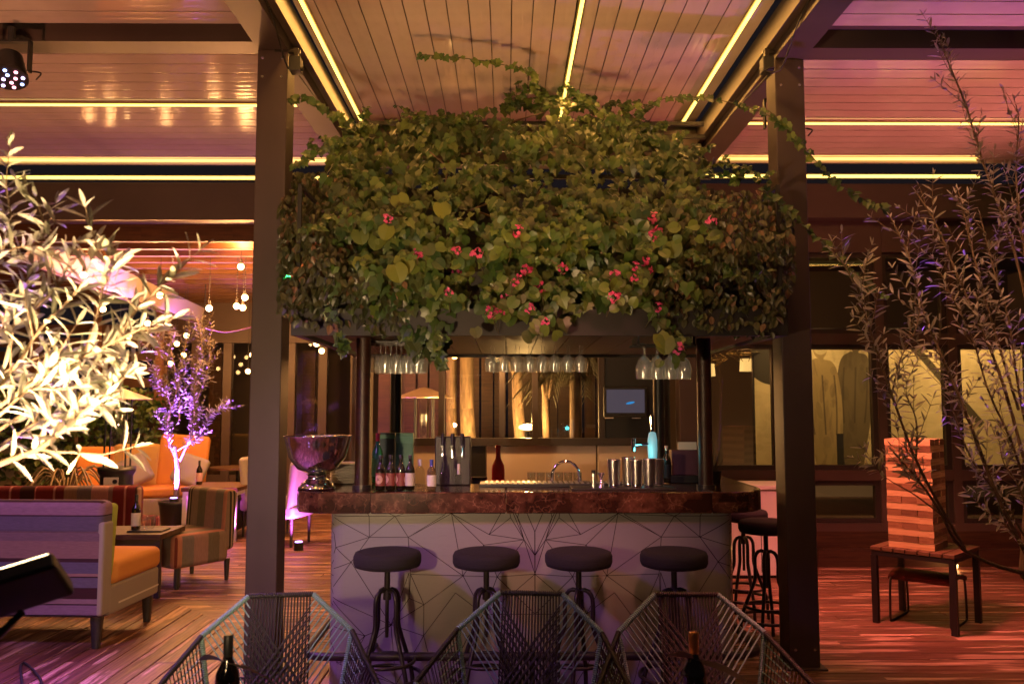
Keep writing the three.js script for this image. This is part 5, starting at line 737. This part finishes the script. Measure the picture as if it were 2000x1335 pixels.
{
  const base = V(-1.62, 0, -2.25), t = thing('olive_tree', 'floodlit olive tree glowing pale in front of the striped sofa', 'tree', base);
  pot(t, 0.24, 0.5, M.black); part(t, 'trunk', taper([V(0, 0.45, 0), V(0.03, 0.75, 0.02), V(0.0, 1.05, 0), V(0.1, 1.3, -0.02), at(-60, 930, 2.2).sub(base)], 0.035, 0.02, 9), M.bark);
  const D = 2.2, B = [[[[-60, 930, D], [0, 905, D], [75, 876, D], [110, 850, 2.18], [150, 815, 2.15], [205, 770, 2.12]], 0.010, 0.3], [[[75, 876, D], [105, 882, D], [155, 886, D], [150, 895, 2.2]], 0.005, 0.75], [[[-40, 820, D], [30, 770, D], [100, 725, D], [160, 698, 2.18], [250, 653, 2.15], [305, 628, 2.12]], 0.007, 0.15], [[[160, 698, 2.18], [185, 630, 2.2], [200, 560, 2.2], [212, 500, 2.2], [216, 482, 2.2]], 0.004, 0.25], [[[230, 662, 2.16], [262, 610, 2.14], [295, 578, 2.12], [320, 550, 2.1], [340, 530, 2.1]], 0.004, 0.2], [[[-60, 700, 2.3], [0, 620, 2.3], [60, 540, 2.3], [95, 470, 2.3], [80, 420, 2.3], [70, 385, 2.3]], 0.006, 0.2], [[[-60, 600, 2.3], [-10, 520, 2.3], [20, 430, 2.3], [10, 370, 2.3]], 0.005, 0.2], [[[-20, 850, 2.3], [60, 800, 2.3], [140, 760, 2.3], [220, 740, 2.25], [262, 725, 2.2]], 0.006, 0.15], [[[-20, 780, 2.1], [40, 700, 2.1], [80, 640, 2.1], [120, 600, 2.1], [150, 570, 2.1]], 0.005, 0.1], [[[-50, 680, 2.2], [20, 640, 2.2], [90, 580, 2.2], [125, 545, 2.2]], 0.005, 0.1], [[[-40, 900, 2.3], [30, 850, 2.3], [100, 810, 2.3], [170, 800, 2.3], [225, 800, 2.3]], 0.005, 0.1], [[[-50, 760, 2.4], [20, 720, 2.4], [110, 690, 2.4], [190, 700, 2.4]], 0.005, 0.1], [[[-40, 840, 2.05], [10, 800, 2.05], [60, 760, 2.05], [120, 760, 2.05], [170, 750, 2.05]], 0.005, 0.1], [[[-60, 560, 2.2], [0, 500, 2.2], [50, 480, 2.2], [100, 500, 2.2]], 0.004, 0.1]];
  console.log('olive L', oliveTree(t, base, B, 0.11, 0.027, 0.060, 0.090, [[0.40, 0.39, 0.31], [0.46, 0.44, 0.37], [0.32, 0.33, 0.23], [0.48, 0.46, 0.39]], 0.13, 0.03, 300));
}
{
  const base = V(3.45, 0, -5.15), t = thing('olive_tree', 'tall thin olive tree with purple rim light beside the block tower', 'tree', base);
  pot(t, 0.26, 0.5, M.black); const tr = at(2005, 1120, 5.1).sub(base); part(t, 'trunk', taper([V(-0.02, 0.44, 0), V(-0.05, 0.52, 0), tr, at(2012, 1000, 5.1).sub(base), at(2020, 850, 5.1).sub(base), at(2025, 650, 5.1).sub(base)], 0.05, 0.025, 9), M.bark);
  const B = [[[[2005, 1120, 5.1], [1930, 1098, 4.95], [1870, 1062, 4.85], [1840, 1005, 4.8], [1800, 945, 4.75], [1745, 882, 4.7]], 0.013, 0.75], [[[1885, 1072, 4.85], [1835, 985, 4.75], [1790, 900, 4.65], [1742, 770, 4.6], [1700, 645, 4.55], [1655, 525, 4.5], [1625, 490, 4.5]], 0.009, 0.45], [[[2008, 1090, 5.1], [1945, 960, 4.9], [1885, 800, 4.8], [1805, 610, 4.7], [1772, 490, 4.7], [1740, 425, 4.7]], 0.012, 0.3], [[[2015, 950, 5.1], [1950, 720, 4.9], [1880, 560, 4.8], [1825, 430, 4.75], [1790, 375, 4.75]], 0.010, 0.3], [[[2025, 700, 5.1], [1985, 500, 5.0], [1925, 330, 4.9], [1885, 200, 4.85], [1852, 120, 4.85], [1830, 62, 4.85]], 0.009, 0.35], [[[2025, 650, 5.1], [2000, 480, 5.0], [1985, 340, 4.95], [1990, 230, 4.9], [1982, 195, 4.9]], 0.008, 0.3], [[[1990, 800, 5.0], [1930, 600, 4.9], [1895, 470, 4.85], [1880, 400, 4.85], [1872, 372, 4.85]], 0.008, 0.2], [[[2010, 1060, 5.1], [1950, 965, 4.95], [1900, 900, 4.9], [1872, 830, 4.9], [1850, 760, 4.9]], 0.008, 0.25], [[[1845, 1010, 4.8], [1790, 968, 4.75], [1728, 930, 4.7], [1708, 908, 4.7]], 0.005, 0.9], [[[2015, 980, 5.1], [1975, 860, 4.9], [1930, 760, 4.8], [1900, 660, 4.75], [1850, 560, 4.7]], 0.008, 0.15], [[[2020, 900, 5.0], [1990, 760, 4.9], [1970, 620, 4.8], [1940, 520, 4.8], [1915, 420, 4.8]], 0.008, 0.15], [[[2010, 1090, 5.1], [1970, 1030, 5.0], [1930, 1000, 5.0], [1890, 960, 5.0]], 0.006, 0.15], [[[2010, 1000, 5.1], [1985, 940, 5.0], [1960, 900, 5.0], [1950, 840, 5.0]], 0.006, 0.1], [[[1742, 770, 4.6], [1760, 700, 4.6], [1790, 640, 4.6], [1800, 580, 4.6]], 0.005, 0.1], [[[1790, 900, 4.65], [1790, 820, 4.65], [1770, 760, 4.65], [1800, 690, 4.65]], 0.005, 0.05]];
  console.log('olive R', oliveTree(t, base, B, 0.125, 0.042, 0.055, 0.09, [[0.32, 0.28, 0.24], [0.38, 0.33, 0.29], [0.26, 0.24, 0.19]], 0.22, 0.05, 300));
  const b2 = V(at(345, 900, 11).x, 0, -11), t2 = thing('slender_tree', 'slender purple lit tree in a pot behind the armless chair', 'tree', b2); pot(t2, 0.2, 0.42, M.black); part(t2, 'trunk', taper([V(0, 0.36, 0), V(0.01, 0.6, 0), V(0.01, 0.82, 0), V(-0.03, 1.1, 0)], 0.04, 0.025, 8), M.bark);
  const B2 = [[[[345, 900, 11], [325, 840, 11], [345, 760, 11], [335, 690, 11], [330, 640, 11]], 0.016, 0.1], [[[350, 900, 11], [375, 840, 11], [380, 760, 11], [395, 690, 11], [385, 620, 11]], 0.014, 0.1], [[[345, 880, 11], [390, 850, 10.9], [410, 810, 10.9], [432, 797, 10.9]], 0.008, 0.2], [[[340, 800, 11], [315, 760, 11], [300, 735, 11]], 0.008, 0.2], [[[350, 820, 11], [350, 740, 11.1], [360, 680, 11.1], [372, 640, 11.1]], 0.010, 0.1], [[[380, 790, 11], [400, 740, 11], [410, 690, 11], [398, 650, 11]], 0.008, 0.15], [[[335, 720, 11], [318, 690, 11], [310, 660, 11]], 0.006, 0.1]];
  oliveTree(t2, b2, B2, 0.055, 0.045, 0.05, 0.10, [[0.2, 0.18, 0.16], [0.15, 0.14, 0.12]], 0.28, 0.05, 200);
  // plants along the boundary
  const ag = thing('spiky_plant', 'dry arching spiky plant in a pot behind the red striped sofa', 'plant', [at(130, 930, 10.6).x, 0, -10.6]); pot(ag, 0.25, 0.5, M.darkWood); for (let i = 0; i < 26; i++) { const a = rr(0, 6.3), L = rr(0.35, 0.6); part(ag, 'leaf_blade', tube([[0, 0.46, 0], [Math.cos(a) * L * 0.5, 0.46 + L * 0.75, Math.sin(a) * L * 0.5], [Math.cos(a) * L, 0.46 + L * 0.25, Math.sin(a) * L]], 0.011, 10, 4), mat([0.22, 0.17, 0.09], 0.8)); }
  for (const [px, d, s] of [[40, 12.6, 1.3], [150, 12.7, 1.15], [255, 12.8, 1.0]]) { const p = at(px, 800, d), q = thing('hedge_bush', 'dark leafy bush in front of the slatted screen', 'bush', [p.x, 0, -d], 0, 'bushes along the boundary'); const ll = []; for (let i = 0; i < 900; i++) { const v = V(rr(-1, 1), rr(-1, 1), rr(-1, 1)).normalize().multiplyScalar(s * 0.62 * rnd() ** 0.3); v.y = 1.15 + v.y * 1.3; ll.push({ m: leafM(v, V(rr(-1, 1), rr(-1, 1), rr(-1, 1)), V(rr(-1, 1), rr(-1, 1), 1), rr(0.06, 0.12)), f: -v.z + rnd() * 0.2 }); } foliage(q, SMALL, GREENS, ll, 60); part(q, 'stem', cyl(0.03, 0.05, 1.2, 0, 0.6, 0, 8), M.bark); }
}

// ---------------------------------------------------------------- stage lights, uplights, floodlight
function parCan(label, pos, target, color, I, angle, hang, pen = 0.7, dots = 12, up = false) {
  const t = thing('stage_light', label, 'stage light', pos, 0, 'round LED stage lights'), d = target.clone().sub(pos).normalize(), q = new THREE.Quaternion().setFromUnitVectors(V(0, 0, 1), d), turn = (g) => { g.applyQuaternion(q); return g; };
  part(t, 'housing', [turn(cyl(0.105, 0.075, 0.17, 0, 0, -0.03, 24, Math.PI / 2)), turn(cyl(0.108, 0.108, 0.02, 0, 0, 0.055, 24, Math.PI / 2))], M.black);
  part(t, 'yoke', up ? [box(0.26, 0.02, 0.1, 0, -0.16, 0), box(0.012, 0.16, 0.04, -0.125, -0.08, 0), box(0.012, 0.16, 0.04, 0.125, -0.08, 0)] : [box(0.012, 0.2, 0.04, -0.125, 0.09, 0), box(0.012, 0.2, 0.04, 0.125, 0.09, 0), box(0.262, 0.012, 0.04, 0, 0.19, 0), cyl(0.022, 0.022, Math.max(0.03, hang - pos.y - 0.19), 0, 0.19 + Math.max(0.03, hang - pos.y - 0.19) / 2, 0, 10)], M.black);
  const face = [new THREE.Color(1, 0.35, 0.45), new THREE.Color(0.35, 0.5, 1), new THREE.Color(0.8, 0.6, 1)].map((c) => glow(c, 5));
  for (let i = 0; i < dots; i++) { const r = i < 4 ? 0.035 : 0.078, a = i < 4 ? i * Math.PI / 2 : i * Math.PI / 4; const g = cyl(0.011, 0.011, 0.006, r * Math.cos(a), r * Math.sin(a), 0.068, 10, Math.PI / 2); part(t, 'led_lens', turn(g), face[i % 3]); }
  part(t, 'power_lead', tube([[0.09, 0.02, -0.05], [0.16, 0.0, -0.02], [0.2, -0.02, 0], [0.17, -0.06, 0.0]], 0.005, 16, 5), M.wire);
  spot(pos.clone().addScaledVector(d, 0.085), target, color, I, angle, pen, 9); return t;
}
parCan('round stage light with blue and pink diodes under the lounge cross beam', at(18, 138, 5.25), V(-2.3, 0, -4.0), PURPLE, 95, 0.5, 4.03);
parCan('purple stage light on the nearer lounge roof beam, aimed at the bar front', V(-3.1, 3.75, -2.0), V(-0.35, 0.1, -5.0), new THREE.Color(0.46, 0.17, 0.85), 40, 0.36, CEIL);
parCan('red stage light clamped behind the post by the side stools, aimed at the block tower', V(1.90, 3.52, -5.64), V(3.2, 0.55, -6.75), RED, 72, 0.60, BB);
parCan('added amber fill lamp over the walkway, aimed at the thin olive tree', V(1.1, 3.85, -2.0), V(2.95, 2.3, -4.8), new THREE.Color(1, 0.42, 0.2), 34, 0.33, CEIL);  // added unseen lamp, stands in for warm light from the roof strips and wash
parCan('pink stage light over the corded chairs, aimed at the marble edge', V(0.6, 3.85, -1.3), V(0.3, 1.25, -5.0), new THREE.Color(1, 0.32, 0.24), 34, 0.22, CEIL);
parCan('coral stage light over the walkway, aimed at the corded chairs', V(2.6, 3.85, -1.8), V(1.12, 0.6, -3.6), RED, 65, 0.16, CEIL);
parCan('pink floor stage light washing the roof above the block tower', V(6.3, 0.2, -6.0), V(3.4, 4.1, -6.7), new THREE.Color(1, 0.24, 0.20), 120, 0.55, 0, 0.9, 12, true);
parCan('amber floor stage light washing the lounge bay roof', V(-2.4, 0.2, -1.5), V(-3.9, 4.1, -6.4), new THREE.Color(1, 0.36, 0.17), 78, 0.5, 0, 0.9, 12, true);
parCan('amber floor stage light washing the vine and the bar roof', V(0.25, 0.2, -1.1), V(0.2, 4.1, -4.5), new THREE.Color(1, 0.42, 0.13), 105, 0.44, 0, 0.9, 12, true);
spot(V(-1.27, 2.56, -6.38), V(-1.385, 2.40, -5.32), new THREE.Color(0.05, 1, 0.25), 22, 0.13, 0.5, 0.6);
parCan('violet stage light on the lounge roof, aimed at the striped sofa back', V(-3.9, 3.85, -2.6), V(-3.2, 0.4, -5.6), new THREE.Color(0.44, 0.19, 1), 34, 0.34, CEIL);
function upLight(label, pos, target, color, I, angle, gl = G.purple) { const t = thing('deck_uplight', label, 'lamp', pos, 0, 'small deck uplights'); part(t, 'can', cyl(0.05, 0.055, 0.09, 0, 0.045, 0, 16), M.black); part(t, 'lamp_lens', cyl(0.042, 0.042, 0.008, 0, 0.095, 0, 16), gl); spot(V(pos.x, pos.y + 0.105, pos.z), target, color, I, angle, 0.7, 2); }
upLight('purple uplight at the foot of the slender tree', V(at(341, 900, 10.88).x, 0.375, -10.88), V(at(352, 900, 11).x, 2.2, -11.05), PURPLE, 420, 0.7);
upLight('added purple uplight on the deck behind the floodlit olive tree', V(-1.95, 0, -2.9), V(-1.4, 2.1, -2.4), PURPLE, 45, 0.45); upLight('magenta uplight on the deck by the pale table', V(-3.30, 0, -10.2), V(-3.3, 2, -10.4), MAGENTA, 14, 1.2); upLight('magenta uplight on the deck behind the silver bowl end of the bar', V(-2.35, 0, -9.75), V(-2.4, 1.2, -10.2), MAGENTA, 22, 1.2);  // first uplight is added, for purple the lounge stage light throws on those leaves
upLight('magenta uplight beside the mushroom heater', V(at(228, 1000, 9.3).x, 0, -9.3), V(at(230, 900, 9.6).x, 1.2, -9.6), MAGENTA, 8, 0.6); upLight('purple uplight behind the olive tree near the block tower', V(4.05, 0, -5.7), V(3.25, 1.8, -5.0), PURPLE, 40, 0.6);
{ const g = thing('green_spot_lamp', 'tiny green spot lamp clipped inside the canopy, shining at the post', 'lamp', [-1.27, 2.56, -6.395]); part(g, 'can', cyl(0.02, 0.02, 0.05, 0, 0, -0.02, 10, Math.PI / 2), M.black); part(g, 'lamp_lens', cyl(0.016, 0.016, 0.004, 0, 0, 0.008, 10, Math.PI / 2), glow(new THREE.Color(0.1, 1, 0.3), 3)); part(g, 'clip', rod(V(0, 0, -0.02), V(-0.09, 0.4, -0.02), 0.006), M.black); }
{ // floodlight under the left olive tree: square housing seen from behind, bright lens turned to the tree
  const c = at(45, 1145, 1.72), t = thing('flood_light', 'square black floodlight tilted up at the olive tree', 'flood light', c);
  const aim = V(-1.05, 1.86, -2.3).sub(c).normalize(), q = new THREE.Quaternion().setFromUnitVectors(V(0, 0, 1), V(-0.40, 0.75, -0.52).normalize()), turn = (g) => { g.applyQuaternion(q); return g; };
  part(t, 'housing', turn(rbox(0.15, 0.13, 0.035, 0.008, 0, 0, 0, 0, 0, 0.85)), M.black); part(t, 'lamp_lens', turn(box(0.125, 0.105, 0.004, 0, 0, 0.021, 0, 0, 0.85)), G.flood);
  part(t, 'bracket', [rod(V(0, -0.05, 0), V(-0.09, -0.14, 0.0), 0.008), rod(V(-0.09, -0.14, 0), V(-0.09, -c.y + 0.02, 0), 0.014), cyl(0.12, 0.13, 0.02, -0.09, -c.y + 0.01, 0, 20)], M.iron); part(t, 'knob', ball(0.012, -0.055, 0.015, 0.03, 10), mat([0.45, 0.2, 0.1], 0.4, { metalness: 0.6 }));
  spot(c.clone().add(V(-0.40, 0.75, -0.52).normalize().multiplyScalar(0.03)), V(-1.2, 1.85, -2.3), new THREE.Color(1, 0.64, 0.32), 40, 1.35, 0.4, 3);
  single('power_cable', 'black power cable running over the deck boards from the floodlight', 'cable', tube([[-2.4, 0.012, -4.4], ground(40, 1300), ground(75, 1325), [-2.45, 0.012, -4.7], [-1.9, 0.012, -4.2]].map((p) => p.isVector3 ? p.setY(0.012) : p), 0.008, 40, 5), M.wire);
}

scene.traverse((o) => { if (o.isMesh || o.isInstancedMesh) { o.castShadow = true; o.receiveShadow = true; } });
renderer.render(scene, camera);
